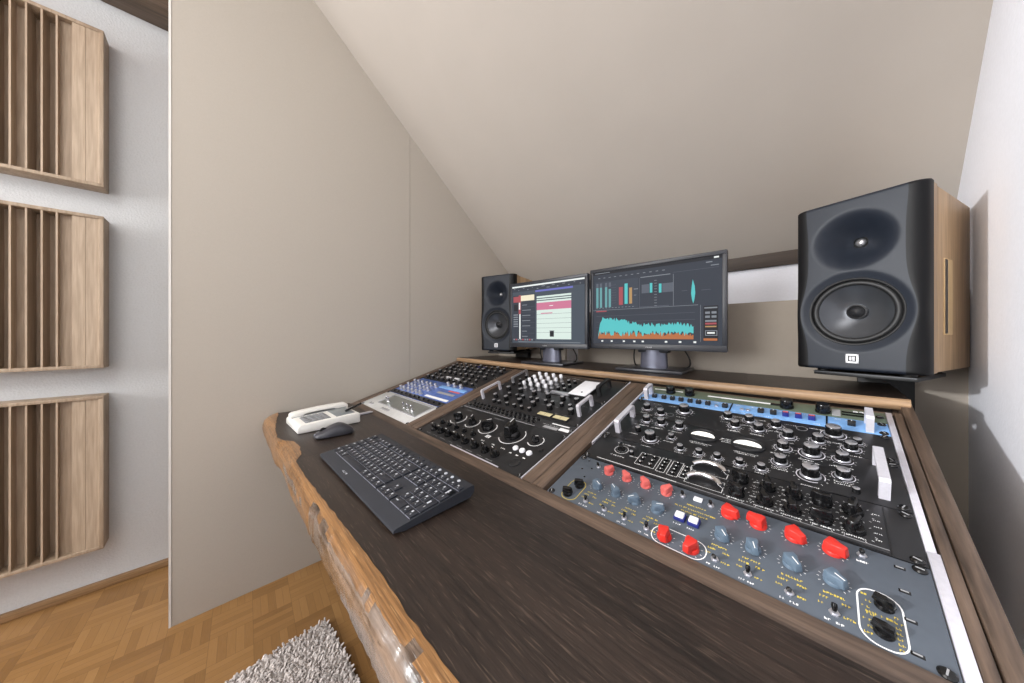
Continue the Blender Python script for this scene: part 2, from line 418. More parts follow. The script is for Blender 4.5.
# shelf
SH = Z0+.180
m = MB(); nx = 60; vs = []; fs = []
def fy(x): t = (x+.35)/.85; return .553+.012*t*t-.003*noise.noise((x*3, 0, 0))
for i in range(nx+1):
    x = XA+(XB-.003-XA)*i/nx
    for y, z in ((fy(x)+.0015, 0), (.876, 0), (.876, -.024), (fy(x)+.0015, -.024)): vs.append((x, y, SH+z))
for i in range(nx):
    for k in range(4): fs.append((i*4+k, i*4+(k+1) % 4, i*4+4+(k+1) % 4, i*4+4+k))
fs += [(0,1,2,3), tuple(nx*4+k for k in (3,2,1,0))]
m.add(vs, fs, 'desk').build('shelf', desk)
vs = []; fs = []
for i in range(nx+1):
    x = XA+(XB-.003-XA)*i/nx; y = fy(x)
    for dy, z in ((.003, .0004), (-.001, -.001), (-.006, -.008), (-.005, -.017), (0, -.023), (.003, -.0245)): vs.append((x, y+dy, SH+z))
for i in range(nx):
    for k in range(5): fs.append((i*6+k, i*6+k+1, i*6+7+k, i*6+6+k))
fs += [tuple(range(6)), tuple(nx*6+k for k in range(6))[::-1]]
MB().add(vs, fs, 'tan').build('shelf_edge', desk, ang=60)
# carcass below
m = MB().box(XA, XA+.03, .02, .78, 0, Z0-.05, 'desk', .002); m.build('side_panel', desk)
m = MB(); Mx = Matrix(((0,0,1,0),(1,0,0,0),(0,1,0,0),(0,0,0,1)))
m.prism([(.50, 0), (.72, 0), (.72, Z0+.15), (.55, Z0+.10), (.50, Z0+.07)], .5065, XB-.001, 'framey', Mx).build('side_panel', desk)
MB().box(.43, XB-.02, -.24, -.16, 0, Z0-.046, 'framey', .002).build('leg', desk)
MB().box(XA+.03, .5065, .68, .70, .1, Z0+.14, 'desk').build('modesty_panel', desk)

# ------------------------------------------------------------------ rack equipment
def unit(name, label, cat, bu, v0, v1, panel, screws=True, off=0.0):
    t = thing(name, label, cat, P(bu, v0), (SL, 0, 0), 'rack equipment in the desk bays')
    f = MB().box(.0006, BW-.0006, .0006, v1-v0-.0006, -.004, 0, panel, .0005)
    t2 = dict(t=t, f=f, w=BW, h=v1-v0, v0=v0, scr=screws)
    return t2
SCR = MB().lathe([(.0062, 0), (.0062, .001), (.0045, .0026), (.0001, .0028)], 'bk', 16).box(-.0035, .0035, -.0007, .0007, .0026, .0031, 'prg').mesh('screw')
def close(U):
    U['f'].build('faceplate', U['t'])
    if U['scr']:
        ys = [.007, U['h']-.007] if U['h'] > .05 else [U['h']/2]
        for x in (.0098, U['w']-.0088):
            for y in ys: put(SCR, 'screw', U['t'], (x, y, 0), (0, 0, R.uniform(0, 3)))
def part(U, me, name, u, v, rz=0.0, label=None, h=0.0):
    """u, v measured on the whole bay; returns the part"""
    return put(me, name, U['t'], (u, v-U['v0'], h), (0, 0, rz), label)

# --- knob meshes
def pointer_knob(mat, s=1.0):
    """round skirt under a tall tapered pointer block"""
    m = MB().lathe([(.0105*s, 0), (.0105*s, .003*s), (.0092*s, .005*s)], mat, 24)
    m.prism([(-.0078*s, -.0085*s), (.0078*s, -.0085*s), (.0088*s, -.002*s), (.0056*s, .0065*s), (.0046*s, .0145*s), (-.0046*s, .0145*s), (-.0056*s, .0065*s), (-.0088*s, -.002*s)], .003*s, .0155*s, mat, None, .86, .0011*s)
    return m
KRED, KREF, KBG = (pointer_knob(k, z).mesh('pointer_knob') for k, z in (('red', 1), ('redf', .88), ('bgk', .9)))
KLINE = MB().box(-.0005, .0005, .001, .0125, 0, .0004, 'prt').mesh('pointer_line')
def lever_knob(s=1.0, mat='bk'):
    m = MB().lathe([(.0125*s, 0), (.0125*s, .004*s), (.0105*s, .008*s)], mat, 28)
    m.prism([(-.0052*s, -.0135*s), (.0052*s, -.0135*s), (.0068*s, 0), (.0034*s, .0155*s), (-.0034*s, .0155*s), (-.0068*s, 0)], .006*s, .021*s, mat, None, .8, .0012*s)
    return m
LEV = lever_knob().mesh('lever_knob'); LEVB = lever_knob(1.25).mesh('lever_knob')
LEVS = lever_knob(.72).mesh('lever_knob'); LEVX = lever_knob(.62).mesh('lever_knob'); LEVM = lever_knob(.92).mesh('lever_knob')
LLINE = MB().box(-.0006, .0006, .002, .0135, 0, .0005, 'prt').mesh('pointer_line')
def ktop(s=1.0):
    """knurled black knob"""
    m = MB(); n = 40; pr = [(.0092, .003), (.0090, .014), (.0082, .0155)]
    vs, fs = [], []
    for r, z in pr:
        for i in range(n):
            q = r*s*(1 if i % 2 else .955); a = 2*PI*i/n; vs.append((q*math.cos(a), q*math.sin(a), z*s))
    for k in range(2):
        for i in range(n): j = (i+1) % n; fs.append((k*n+i, k*n+j, (k+1)*n+j, (k+1)*n+i))
    fs.append(tuple(2*n+i for i in range(n)))
    m.add(vs, fs, 'bk'); m.lathe([(.0098*s, 0), (.0098*s, .003*s)], 'bk', 28)
    return m
KB = ktop().mesh('black_knob'); KBB = ktop(1.32).mesh('black_knob'); KBS = ktop(.72).mesh('black_knob'); KBX = ktop(.5).mesh('black_knob')
def cap(s): return MB().lathe([(.0078*s, 0), (.0078*s, .0008*s), (.0066*s, .0014*s)], 'slv', 24).box(-.0005*s, .0005*s, .001*s, .0066*s, .0014*s, .0018*s, 'bk').mesh('knob_cap')
def skirt(s): return MB().lathe([(.0145*s, 0), (.0145*s, .0008*s), (.0108*s, .0022*s)], 'bkm', 32).lathe([(.0108*s, .0012*s), (.0106*s, .0030*s), (.0098*s, .0042*s)], 'slv', 28).ring(0, 0, .0122*s, .0142*s, .00135*s, 'wsl', 20, 340).mesh('knob_skirt')
CAP, CAPB, CAPS, CAPX = cap(1), cap(1.32), cap(.72), cap(.5); SKT, SKB, SKS = skirt(1), skirt(1.32), skirt(.72)
def silver_knob(U, u, v, size=1, sk=True, rz=None):
    me, c, s, k = {1: (KB, CAP, SKT, 1), 2: (KBB, CAPB, SKB, 1.32), 0: (KBS, CAPS, SKS, .72), -1: (KBX, CAPX, None, .5)}[size]
    o = part(U, me, 'knob', u, v, R.uniform(-2.2, 2.2) if rz is None else rz)
    put(c, 'cap', o, (0, 0, .0155*k))
    if sk and s: put(s, 'skirt', o)
    if sk: ticks(U, u, v, .0155*k, 11, 'prt', -140, 140, .0020*k, .0007)
    if sk and U['t'].name.startswith('rack_') and size > 0: U['f'].words(u-.011, v-U['v0']-.0225*k, .022, .0024, .0003, 'prt')
    return o
def ptr_knob(U, u, v, me, rz, line=True, label=None):
    o = part(U, me, 'knob', u, v, rz, label)
    if line: put(KLINE, 'pointer_line', o, (0, 0, .0154*.9)).scale = (.9, .9, 1)
    return o
def lev_knob(U, u, v, me=None, rz=None, line=True):
    me = me or LEV; k = {LEV: 1, LEVB: 1.25, LEVS: .72, LEVM: .92, LEVX: .62}[me]
    o = part(U, me, 'knob', u, v, R.uniform(-1, 1) if rz is None else rz)
    if line: put(LLINE, 'pointer_line', o, (0, 0, .0209*k), (0, 0, 0)).scale = (k*.8, k*.8, 1)
    return o
TGB = MB().lathe([(.0048, 0), (.0048, .0018)], 'slv', 6).lathe([(.0032, .0018), (.0032, .004)], 'slv', 14).mesh('toggle_switch')
TGL = MB().lathe([(.0012, 0), (.0022, .009), (.0016, .0115), (.0003, .0122)], 'chrome', 12).mesh('lever')
TGK = MB().lathe([(.0018, 0), (.0028, .005), (.0025, .0078), (.0004, .0085)], 'bk', 12).mesh('lever')
def toggle(U, u, v, lev=None, tilt=.4):
    o = part(U, TGB, 'switch', u, v); put(lev or TGL, 'lever', o, (0, 0, .0035), (tilt, 0, 0)); return o
BTN = MB().box(-.0032, .0032, -.0032, .0032, 0, .004, 'bk', .0006).quad(-.0012, .0012, -.0012, .0012, .00405, 'prt').mesh('push_button')
BTR = MB().lathe([(.0078, 0), (.0078, .004), (.0066, .0055), (.0002, .006)], 'logo', 24).mesh('round_button')
BTW = MB().box(-.0062, .0062, -.0055, .0055, .005, .0095, 'logo', .0008).mesh('square_button')
BTS = MB().box(-.0080, .0080, -.0073, .0073, 0, .0056, 'navy', .0008).mesh('button_surround')
def handle(U, u, va, vb, H=.034, w=.0115, mat='wsl'):
    """flat bar handle standing on two feet along v"""
    a, b = va-U['v0'], vb-U['v0']; d = .0095; q = w/2
    poly = [(a, 0), (a, H-.004), (a+.004, H), (b-.004, H), (b, H-.004), (b, 0), (b-d, 0), (b-d, H-d), (b-d-.003, H-d+.003), (a+d+.003, H-d+.003), (a+d, H-d), (a+d, 0)]
    n = len(poly); vs = [(u-q, y, z) for y, z in poly]+[(u+q, y, z) for y, z in poly]
    quads = [(0, 1, 10, 11), (1, 2, 9, 10), (2, 3, 8, 9), (3, 4, 7, 8), (4, 5, 6, 7)]
    fs = [tuple(reversed(x)) for x in quads]+[tuple(i+n for i in x) for x in quads]+[(i, (i+1) % n, n+(i+1) % n, n+i) for i in range(n)]
    bb = bmesh.new(); bv = [bb.verts.new(p) for p in vs]
    for f in fs: bb.faces.new([bv[i] for i in f])
    bmesh.ops.recalc_face_normals(bb, faces=bb.faces[:])
    MB().bm(bb, mat).build('handle', U['t'])
def ticks(U, u, v, r, n=11, mat='prt', a0=-140, a1=140, L=.0022, w=.0006):
    for i in range(n):
        a = math.radians(90+a0+(a1-a0)*i/(n-1))
        U['f'].quad(-w/2, w/2, r, r+L, .0003, mat, T(u, v-U['v0'], 0, a-PI/2))
def rrect(x0, x1, y0, y1, r, n=7):
    o = []
    for cx, cy, a0 in ((x1-r, y0+r, -90), (x1-r, y1-r, 0), (x0+r, y1-r, 90), (x0+r, y0+r, 180)):
        for i in range(n): a = math.radians(a0+90*i/(n-1)); o.append((cx+r*math.cos(a), cy+r*math.sin(a)))
    return o

# --- right bay, front: blue-grey equaliser with red and blue-grey pointer knobs
A = unit('rack_equalizer', 'blue-grey rack equaliser with rows of red and blue-grey pointer knobs', 'audio equipment', UR, 0, .1362, 'tg')
f = A['f']; rz = lambda: R.choice((-2.1, -1.2, -.5, .4, .9, 1.6, 2.4))
ul = (.0815, .1200, .1570, .1940); ur = (.2880, .3245, .3645, .4020)
for i, u in enumerate(ul):
    ptr_knob(A, u, .1100, KREF, rz(), False, 'faded red pointer knob'); ticks(A, u, .1100, .0125, 12)
    ptr_knob(A, u, .0625, KBG, rz(), True, 'blue-grey pointer knob'); ticks(A, u, .0625, .0125, 12)
for i, u in enumerate(ur):
    ptr_knob(A, u, .1105, KRED, (-1.9, 1.3, -2.3, -2.0)[i], False, 'bright red pointer knob'); ticks(A, u, .1105, .0125, 12)
    ptr_knob(A, u, .0615, KBG, (-2.5, -2.8, -2.5, -2.2)[i], True, 'blue-grey pointer knob'); ticks(A, u, .0615, .0125, 12)
for u in ul+ur:
    toggle(A, u, .0175, TGK, R.choice((-.5, .5))); f.words(u-.009, .040, .018, .0028, .0003, 'yel'); f.words(u-.012, .0325, .009, .003, .0003, 'yel'); f.words(u+.006, .0325, .008, .003, .0003, 'yel')
    f.words(u-.013, .0235, .005, .0026, .0003, 'yel'); f.words(u+.007, .0165, .008, .0026, .0003, 'yel'); f.words(u-.008, .0055, .005, .0026, .0003, 'prt'); f.words(u+.001, .0055, .007, .0026, .0003, 'prt')
for u in (.2215, .2585): ptr_knob(A, u, .0175, KRED, -2.9 if u < .24 else 2.9, False, 'bright red pointer knob'); ticks(A, u, .0175, .0125, 9, 'prt')
f.outline(rrect(.2030, .2770, .0025, .0355, .0150), .0013, .0003, 'prt')
for u in (.2300, .2500):
    o = part(A, BTS, 'button', u, .0650); tag(o, 'navy framed white push button'); put(BTW, 'button_cap', o)
f.words(.2235, .0505, .010, .0028, .0003, 'prt'); f.words(.2435, .0505, .010, .0028, .0003, 'prt')
f.words(.2140, .0905, .060, .0028, .0003, 'yel'); f.words(.2260, .0825, .036, .0028, .0003, 'yel'); f.words(.2300, .1000, .028, .0028, .0003, 'yel')
MB().box(-.0065, .0065, -.0045, .0045, 0, .003, 'logo', .0006).build('pilot_lamp', A['t'], (.2425, .1190, 0))
for u in (.2195, .2620, .0545): toggle(A, u, .1160, TGK, .2)
for (u, v) in ((.0420, .0165), (.0500, .0465)): lev_knob(A, u, v, LEVS, -1.2, False)
f.outline(rrect(.0300, .0620, .0035, .0610, .0140), .0012, .0003, 'yel'); 
toggle(A, .4275, .1205, TGK, .3); f.words(.4225, .1085, .010, .003, .0003, 'prt')
for i in range(2): lev_knob(A, (.4375, .4405)[i], (.0205, .0545)[i], LEVX, (1.25, 1.15)[i], False)
f.outline(rrect(.4205, .4535, .0035, .0710, .0145), .0015, .0003, 'prt')
for i in range(7): f.words(.4235+.003*(i % 2), .0120+.008*i, .005, .0025, .0003, 'yel'); f.words(.4465, .0080+.006*i, .004, .0025, .0003, 'yel')
f.words(.4260, .0385, .022, .0026, .0003, 'yel')
for v in (.1217, .0869, .0499, .0128): f.box(.4535, .4625, v-.0022, v+.0022, -.001, .0004, 'bk', .0003); f.box(.4550, .4610, v-.0002, v+.0012, .0003, .0009, 'prg')
for v in (.095, .125): f.lathe([(.0022, 0), (.0022, .0004)], 'bk', 12, T(.026, v, 0)); f.lathe([(.0022, 0), (.0022, .0004)], 'bk', 12, T(.044, v-.02, 0))
close(A)

# --- right bay, second: black processor with button groups, chrome bar meters and lever knobs
B = unit('rack_compressor', 'black rack compressor with boxed button groups, two chrome bars and big lever knobs', 'audio equipment', UR, .1370, .2350, 'blk')
f = B['f']
f.box(.034, .4525, .0018, .0065, 0, .0022, 'blk2', .0006); f.box(.034, .20, .0074, .0094, 0, .0008, 'prt'); f.box(.20, .4525, .0074, .0090, 0, .0008, 'prg')
f.ring(.0690, .0580, .0145, .0155, .0003, 'prt'); f.ring(.0690, .0580, .0085, .0092, .0003, 'prt'); f.words(.050, .0790, .040, .003, .0003, 'prt'); f.words(.055, .0320, .030, .003, .0003, 'prt'); f.words(.094, .0440, .018, .003, .0003, 'prt')
lev_knob(B, .0690, .1950, LEVS, .4, False); silver_knob(B, .0950, .1900, -1, False)
for (x0, x1, y0, y1, nx, ny) in ((.1120, .1510, .0260, .0690, 2, 3), (.1560, .1720, .0240, .0700, 1, 4), (.1770, .1960, .0230, .0690, 1, 4), (.1985, .2120, .0260, .0640, 1, 3)):
    f.outline([(x0, y0), (x1, y0), (x1, y1), (x0, y1)], .0010, .0003, 'prt')
    for i in range(nx):
        for j in range(ny):
            u = x0+(x1-x0)*(i+.5)/nx; v = y0+(y1-y0)*(j+.5)/ny
            part(B, BTN, 'button', u, v+B['v0']); f.words(u-.005, v-.0075, .008, .0018, .0003, 'prt')
for i, v in enumerate((.2090, .1690)):
    pts = [(.0285*math.cos(math.radians(q)), .0200*math.sin(math.radians(q))-.011, .0055+.004*math.sin(math.radians(q))) for q in range(18, 163, 9)]
    o = MB().tube(pts, .0050, 'chrome', 14).build('bar_meter', B['t'], (.2400, v-B['v0'], 0), ang=50); tag(o, 'chrome bar meter')
    f.outline([(.2100, v-.014-B['v0']), (.2690, v-.014-B['v0']), (.2690, v+.014-B['v0']), (.2100, v+.014-B['v0'])], .0009, .0003, 'prt')
for i, u in enumerate((.2890, .3260, .3590, .3915, .4230)):
    for v in (.1650, .2030):
        lev_knob(B, u, v, LEVM, (1.35, .3, .1, 1.5, -.3)[i]+R.uniform(-.15, .15), False); ticks(B, u, v, .0185, 13, 'prt', -150, 150, .0025)
    f.words(u-.012, .0135, .024, .0025, .0003, 'prt')
    for j in range(5): f.words(u+.019, .020+.013*j, .006, .0018, .0003, 'prt')
f.box(.4535, .4548, 0, .098, 0, .0006, 'bkm'); 
close(B)

# --- right bay, third: black twin-meter equaliser with silver handles
Cc = unit('rack_equalizer', 'black rack equaliser with two white oval meters between black-and-silver knobs', 'audio equipment', UR, .2358, .3600, 'blk')
f = Cc['f']
for u in (.1755, .2115, .2435, .2800, .3125): silver_knob(Cc, u, .2520, 0); f.words(u-.008, .0020, .016, .002, .0003, 'prt')
silver_knob(Cc, .1095, .2600, 2); silver_knob(Cc, .3770, .2660, 2); silver_knob(Cc, .4290, .2530, -1, False)
for u in (.0700, .1470, .3365, .4160): silver_knob(Cc, u, .2860, 0 if u < .15 else 1, u > .1)
for u in (.0710, .1070, .1490, .3365, .4160): silver_knob(Cc, u, .3370, 1)
silver_knob(Cc, .3765, .3365, 2)
for u in (.2030, .2830):
    e = Cc['v0']; g = MB().lathe([(.0290, 0), (.0290, .004), (.0250, .006), (.0235, .0045)], 'bkm', 36, T(0, 0, 0), True, 1, .80)
    o = g.build('meter', Cc['t'], (u, .3210-e, 0)); tag(o, 'oval meter with white lit scale')
    nn = 20; pts = [(.0228*math.cos(PI*k/nn), .0170*math.sin(PI*k/nn)-.006) for k in range(nn+1)]
    MB().prism(pts, .0046, .0056, 'mw').quad(-.0004, .0004, -.003, .008, .0058, 'bk', T(.002, 0, 0, .3)).build('scale', o)
    f.words(u-.02, .3210-e-.030, .040, .0022, .0003, 'prt'); f.words(u-.016, .3210-e-.035, .032, .0022, .0003, 'prt')
f.words(.236, .092, .022, .0025, .0003, 'prt'); f.words(.234, .086, .026, .0025, .0003, 'prt'); f.words(.238, .080, .018, .0025, .0003, 'prt')
for x in (.05, .09, .13, .32, .36, .40): f.words(x, .075+R.uniform(-.004, .004), .02, .0022, .0003, 'prt'); f.words(x+.005, .033, .02, .0022, .0003, 'prt')
handle(Cc, .0300, .2560, .3520); handle(Cc, .4570, .2520, .3520)
close(Cc)

# --- right bay, fourth: black line mixer row
D = unit('rack_processor', 'black rack processor with silver-capped knobs next to the light blue strip', 'audio equipment', UR, .3608, .4555, 'blk')
f = D['f']
silver_knob(D, .1375, .4170, 2); silver_knob(D, .4060, .4230, 2)
for u, v in ((.2505, .3900), (.2925, .3915), (.3410, .3840), (.3850, .3880), (.4280, .3800), (.0900, .3850), (.0480, .4000)): silver_knob(D, u, v, 1)
for u, v in ((.2310, .4240), (.2720, .4250), (.3190, .4200)): silver_knob(D, u, v, 1)
o = silver_knob(D, .4370, .4060, 0)
for x in (.06, .10, .14, .25, .29, .34, .38): f.words(x-.01, .010, .02, .0022, .0003, 'prt'); f.words(x-.008, .076, .018, .0022, .0003, 'prt')
for u, v in ((.11, .03), (.07, .065), (.33, .045), (.36, .07)): f.ring(u, v, .008, .009, .0003, 'prg')
close(D)

# --- right bay, fifth: strip with light blue face and dark square buttons
E5 = unit('rack_interface', 'light blue rack strip with a row of small dark square knobs', 'audio equipment', UR, .4563, .5065, 'blue')
f = E5['f']
BQ = MB().box(-.0058, .0058, -.0058, .0058, 0, .009, 'bkm', .001).quad(-.0006, .0006, 0, .0052, .0092, 'prt').mesh('square_knob')
BQN = MB().box(-.0058, .0058, -.0058, .0058, 0, .009, 'navy', .001).quad(-.0045, .0045, -.001, .0045, .0092, 'redf').mesh('square_knob')
for u in (.0390, .0655, .0885, .1110, .1340, .1545, .1765, .2145, .2865, .3095, .3310, .3525, .3740, .4325): part(E5, BQN if u in (.3310, .3525, .3740) else BQ, 'knob', u, .4800, R.uniform(-.1, .1))
for u in (.196, .250, .262): part(E5, TGB, 'switch', u, .4780)
f.box(.3955, .3985, .001, .049, 0, .0012, 'bk'); f.box(.225, .228, .001, .049, 0, .0008, 'bk')
for i in range(26): f.words(.03+i*.0158, .004+R.choice((0, .036)), .009, .0024, .0003, 'prt')
handle(E5, .0220, .4580, .5040, .034, .0105); handle(E5, .4560, .4590, .5050, .034, .0105)
close(E5)
# --- right bay, rear: olive green unit
G6 = unit('rack_preamplifier', 'olive green rack unit at the very back of the bay beneath the shelf', 'audio equipment', UR, .5073, .5555, 'green')
f = G6['f']
for u in (.0700, .1210, .3300, .3910): part(G6, KBB, 'knob', u, .5245, .3)
f.box(.165, .30, .022, .026, 0, .0012, 'prt'); f.box(.02, .10, .028, .031, 0, .001, 'prt'); f.box(.30, .32, .018, .026, 0, .003, 'bk', .0005)
f.box(.405, .418, .006, .034, 0, .002, 'prg'); f.box(.420, .455, .014, .018, 0, .002, 'bk'); f.box(.420, .455, .026, .030, 0, .002, 'bk')
c = bpy.data.curves.new('lettering', 'FONT'); c.body = 'B2B'; c.size = .017; c.extrude = .0004; c.materials.append(MT['logo'])
fo = bpy.data.objects.new('font', c); COL.objects.link(fo); bpy.context.view_layer.update()
me = bpy.data.meshes.new_from_object(fo.evaluated_get(bpy.context.evaluated_depsgraph_get())); bpy.data.objects.remove(fo)
put(me, 'lettering', G6['t'], (.4360, .0270, .0006))
close(G6)

# --- middle bay, front: big black unit with white scale rings
M1 = unit('rack_compressor', 'black rack compressor with white scale rings and three round white buttons', 'audio equipment', UM, 0, .1880, 'blk')
f = M1['f']
for (u, v, r, k) in ((.0810, .1150, .0290, 1.15), (.1560, .1180, .0260, 1.1), (.2330, .1180, .0300, 1.35), (.3360, .1220, .0400, 1.9), (.4160, .1310, .0230, .75)):
    f.ring(u, v, r-.0022, r, .0003, 'prt', 95+125, 95+325 if k > 1.5 else 430); ticks(M1, u, v, r+.002, 9, 'prg', -130, 130, .003)
    kn = lever_knob(k).mesh('dial_knob'); o = part(M1, kn, 'dial', u, v, R.uniform(-1.2, .6)); put(LLINE, 'pointer_line', o, (0, 0, .0212*k)).scale = (k, k, 1)
for i, u in enumerate((.060, .100, .142, .185, .230, .276, .321, .360)):
    lev_knob(M1, u, .0330, LEV, 1.35+R.uniform(-.2, .2)); f.words(u-.012, .010, .024, .0025, .0003, 'prg')
    if i < 5: lev_knob(M1, u-.012, .0720, LEVS, .9, False)
    else: f.words(u-.01, .062, .012, .004, .0003, 'prt')
for u in (.3900, .4135, .4375):
    part(M1, BTR, 'button', u, .0800, 0, 'round white push button'); f.quad(u-.004, u+.004, .058, .0615, .0004, 'prt')
for u in (.262, .268, .275): f.quad(u, u+.004, .08, .092, .0004, 'prt', T(0, 0, 0))
f.lathe([(.014, 0), (.014, .002), (.012, .003)], 'bkm', 24, T(.43, .035, 0)); f.lathe([(.006, 0), (.006, .004)], 'bkm', 18, T(.455, .105, 0))
f.box(.20, .405, .0006, .0034, 0, .0022, 'wsl'); f.box(.02, .20, .0006, .003, 0, .0018, 'blk2')
f.ring(.290, .158, .0150, .0157, .0003, 'prg'); f.words(.05, .172, .03, .003, .0003, 'prg'); f.words(.20, .172, .05, .003, .0003, 'prg')
close(M1)
# --- middle bay, second: rows of small knobs
M2 = unit('rack_summing_mixer', 'slim charcoal rack mixer with two tight rows of tiny black knobs', 'audio equipment', UM, .1888, .2360, 'blk2')
f = M2['f']
for i in range(17):
    u = .032+i*.0195
    for v in (.2050, .2230): part(M2, KBX, 'knob', u+(.006 if v > .21 else 0), v, R.uniform(-2, 2)); ticks(M2, u+(.006 if v > .21 else 0), v, .0062, 7, 'prt', -140, 140, .0016, .0005)
f.box(.01, .36, .0015, .0035, 0, .0006, 'prg'); f.quad(.385, .435, .008, .020, .0004, 'prg'); f.quad(.437, .470, .012, .026, .0004, 'prt'); f.quad(.40, .46, .033, .038, .0004, 'prt')
for i in range(5): f.words(.375+.012*i, .024, .008, .0024, .0003, 'prt')
close(M2)
# --- middle bay, third: black unit with silver handles and cream meters
M3 = unit('rack_equalizer', 'black rack equaliser with pale handles and two cream meters at its lower edge', 'audio equipment', UM, .2368, .3880, 'blk')
f = M3['f']
for u in (.0770, .1360, .2060, .2690, .3380): silver_knob(M3, u, .2930, 1, False)
for u in (.1210, .1610, .1910, .2290, .2590, .2960, .3250, .3620, .3940): silver_knob(M3, u, .3260, 0, False)
for u in (.0780, .1440, .2130, .2770, .3400, .3950): silver_knob(M3, u, .3640, 1, False)
for u in (.1050, .1330, .1750, .2100, .2450, .2800): silver_knob(M3, u, .2600, 0, False)
silver_knob(M3, .4180, .2960, 1, False)
for u in (.3480, .4080):
    o = MB().box(-.0275, .0275, -.0110, .0110, 0, .004, 'bkm', .0008).build('meter', M3['t'], (u, .2560-M3['v0'], 0)); tag(o, 'cream meter')
    MB().box(-.0250, .0250, -.0085, .0085, .0036, .0046, 'my').quad(-.0004, .0004, -.006, .008, .0048, 'bk').build('scale', o)
for i in range(14): f.words(.06+.028*i, R.choice((.04, .075, .112)), .016, .0022, .0003, 'prg')
handle(M3, .0340, .2620, .3620, .036, .008); handle(M3, .4490, .2880, .3680, .036, .009)
close(M3)
# --- middle bay, rear: white capped knobs and white plate
M4 = unit('rack_console_module', 'black rack unit crowded with tall white-capped knobs beside a white plate', 'audio equipment', UM, .3888, .5555, 'blk')
f = M4['f']
WK = MB().lathe([(.0078, 0), (.0078, .004), (.0055, .006), (.0050, .016)], 'slv', 18).mesh('white_capped_knob')
WC = MB().lathe([(.0062, 0), (.0068, .002), (.0064, .012), (.0056, .0135)], 'logo', 18).mesh('knob_cap')
for u in (.1310, .1660, .2030, .2390):
    for v in (.4020, .4340, .4650, .4980): put(WC, 'cap', part(M4, WK, 'knob', u, v), (0, 0, .016))
for u in (.272, .300):
    for v in (.43, .462, .498): silver_knob(M4, u, v, 0, False); 
for u in (.060, .095): 
    for v in (.41, .45, .49): silver_knob(M4, u, v, 0, False)
o = MB().box(-.0330, .0330, -.0540, .0560, .012, .016, 'logo', .0008).lathe([(.0035, .0160), (.0035, .0165)], 'bk', 14, T(.008, -.034, 0)).box(-.031, .031, -.052, .054, 0, .012, 'bkm').build('cover_plate', M4['t'], (.3780, .4440-M4['v0'], 0)); tag(o, 'plain white cover plate with one dark hole')
f.box(.26, .34, .006, .022, 0, .006, 'slv', .001)
for i in range(10): f.words(.12+.02*i, .142+R.uniform(-.002, .01), .013, .0022, .0003, 'prt')
handle(M4, .0560, .4080, .5050, .034, .007, 'slv'); handle(M4, .4350, .4300, .5080, .034, .012, 'bkm')
close(M4)

# --- left bay
L1 = unit('rack_preamplifier', 'polished silver rack unit nearest the white phone', 'audio equipment', UL, 0, .1400, 'mirror')
f = L1['f']
f.box(.10, .455, .045, .049, 0, .003, 'slv', .0006); f.box(.10, .455, .126, .130, 0, .003, 'slv', .0006); f.box(.451, .455, .049, .126, 0, .003, 'slv', .0006); f.box(.10, .104, .049, .126, 0, .003, 'slv', .0006)
f.quad(.106, .449, .051, .124, .0004, 'smoke')
TS = MB().lathe([(.0075, 0), (.0075, .003), (.0036, .0045), (.0046, .024), (.0030, .0275), (.0004, .028)], 'chrome', 16).mesh('silver_switch')
for u in (.1500, .1640, .3160, .3540, .3890): part(L1, TS, 'switch', u, .070, 0); 
for u in (.06, .085, .2, .22, .24, .26): part(L1, CAP, 'button', u, .025)
close(L1)
L2 = unit('rack_equalizer', 'cobalt blue rack equaliser with silver stem knobs', 'audio equipment', UL, .1408, .3200, 'cobalt')
f = L2['f']
f.box(.002, .480, .001, .030, 0, .0015, 'blk'); f.quad(.28, .46, .04, .055, .0004, 'prt'); f.quad(.31, .44, .085, .100, .0004, 'prg'); f.quad(.36, .44, .115, .125, .0004, 'redf')
SK = MB().lathe([(.0095, 0), (.0095, .004), (.0062, .006), (.0066, .018), (.0058, .020)], 'slv', 20).mesh('silver_knob')
for i, u in enumerate((.045, .085, .125, .165, .205, .245)):
    for v in (.185, .225, .265): part(L2, SK, 'knob', u+R.uniform(-.004, .004), v)
for u in (.30, .35, .40): part(L2, SK, 'knob', u, .300)
for i in range(11): part(L2, KBX, 'knob', .03+i*.042, .156)
f.box(.26, .46, .128, .15, 0, .002, 'blue', .0005)
close(L2)
L3 = unit('rack_compressor', 'black rack compressor with dense knobs and two white labels behind the blue unit', 'audio equipment', UL, .3208, .4380, 'blk')
f = L3['f']
for i in range(9):
    for v in (.340, .415): silver_knob(L3, .045+i*.048, v, 1 if (i+int(v*100)) % 3 else 0, False)
for i in range(8):
    if i not in (2, 3, 4): silver_knob(L3, .060+i*.050, .378, 0, False)
f.box(.165, .205, .050, .060, 0, .002, 'logo'); f.box(.238, .278, .050, .060, 0, .002, 'logo')
for i in range(12): f.words(.03+.036*i, .036, .02, .0025, .0003, 'prg')
close(L3)
L4 = unit('rack_processor', 'black rack processor crowded with small knobs in the corner by the shelf', 'audio equipment', UL, .4388, .5555, 'blk')
f = L4['f']
for i in range(10):
    for v in (.458, .495, .532): silver_knob(L4, .040+i*.044+(.018 if v == .495 else 0)*1, v, (0, 1, 0)[(i+int(v*100)) % 3], False)
f.box(.2, .3, .098, .104, 0, .002, 'navy')
for i in range(12): f.words(.03+.036*i, .038, .02, .0025, .0003, 'prg')
close(L4)

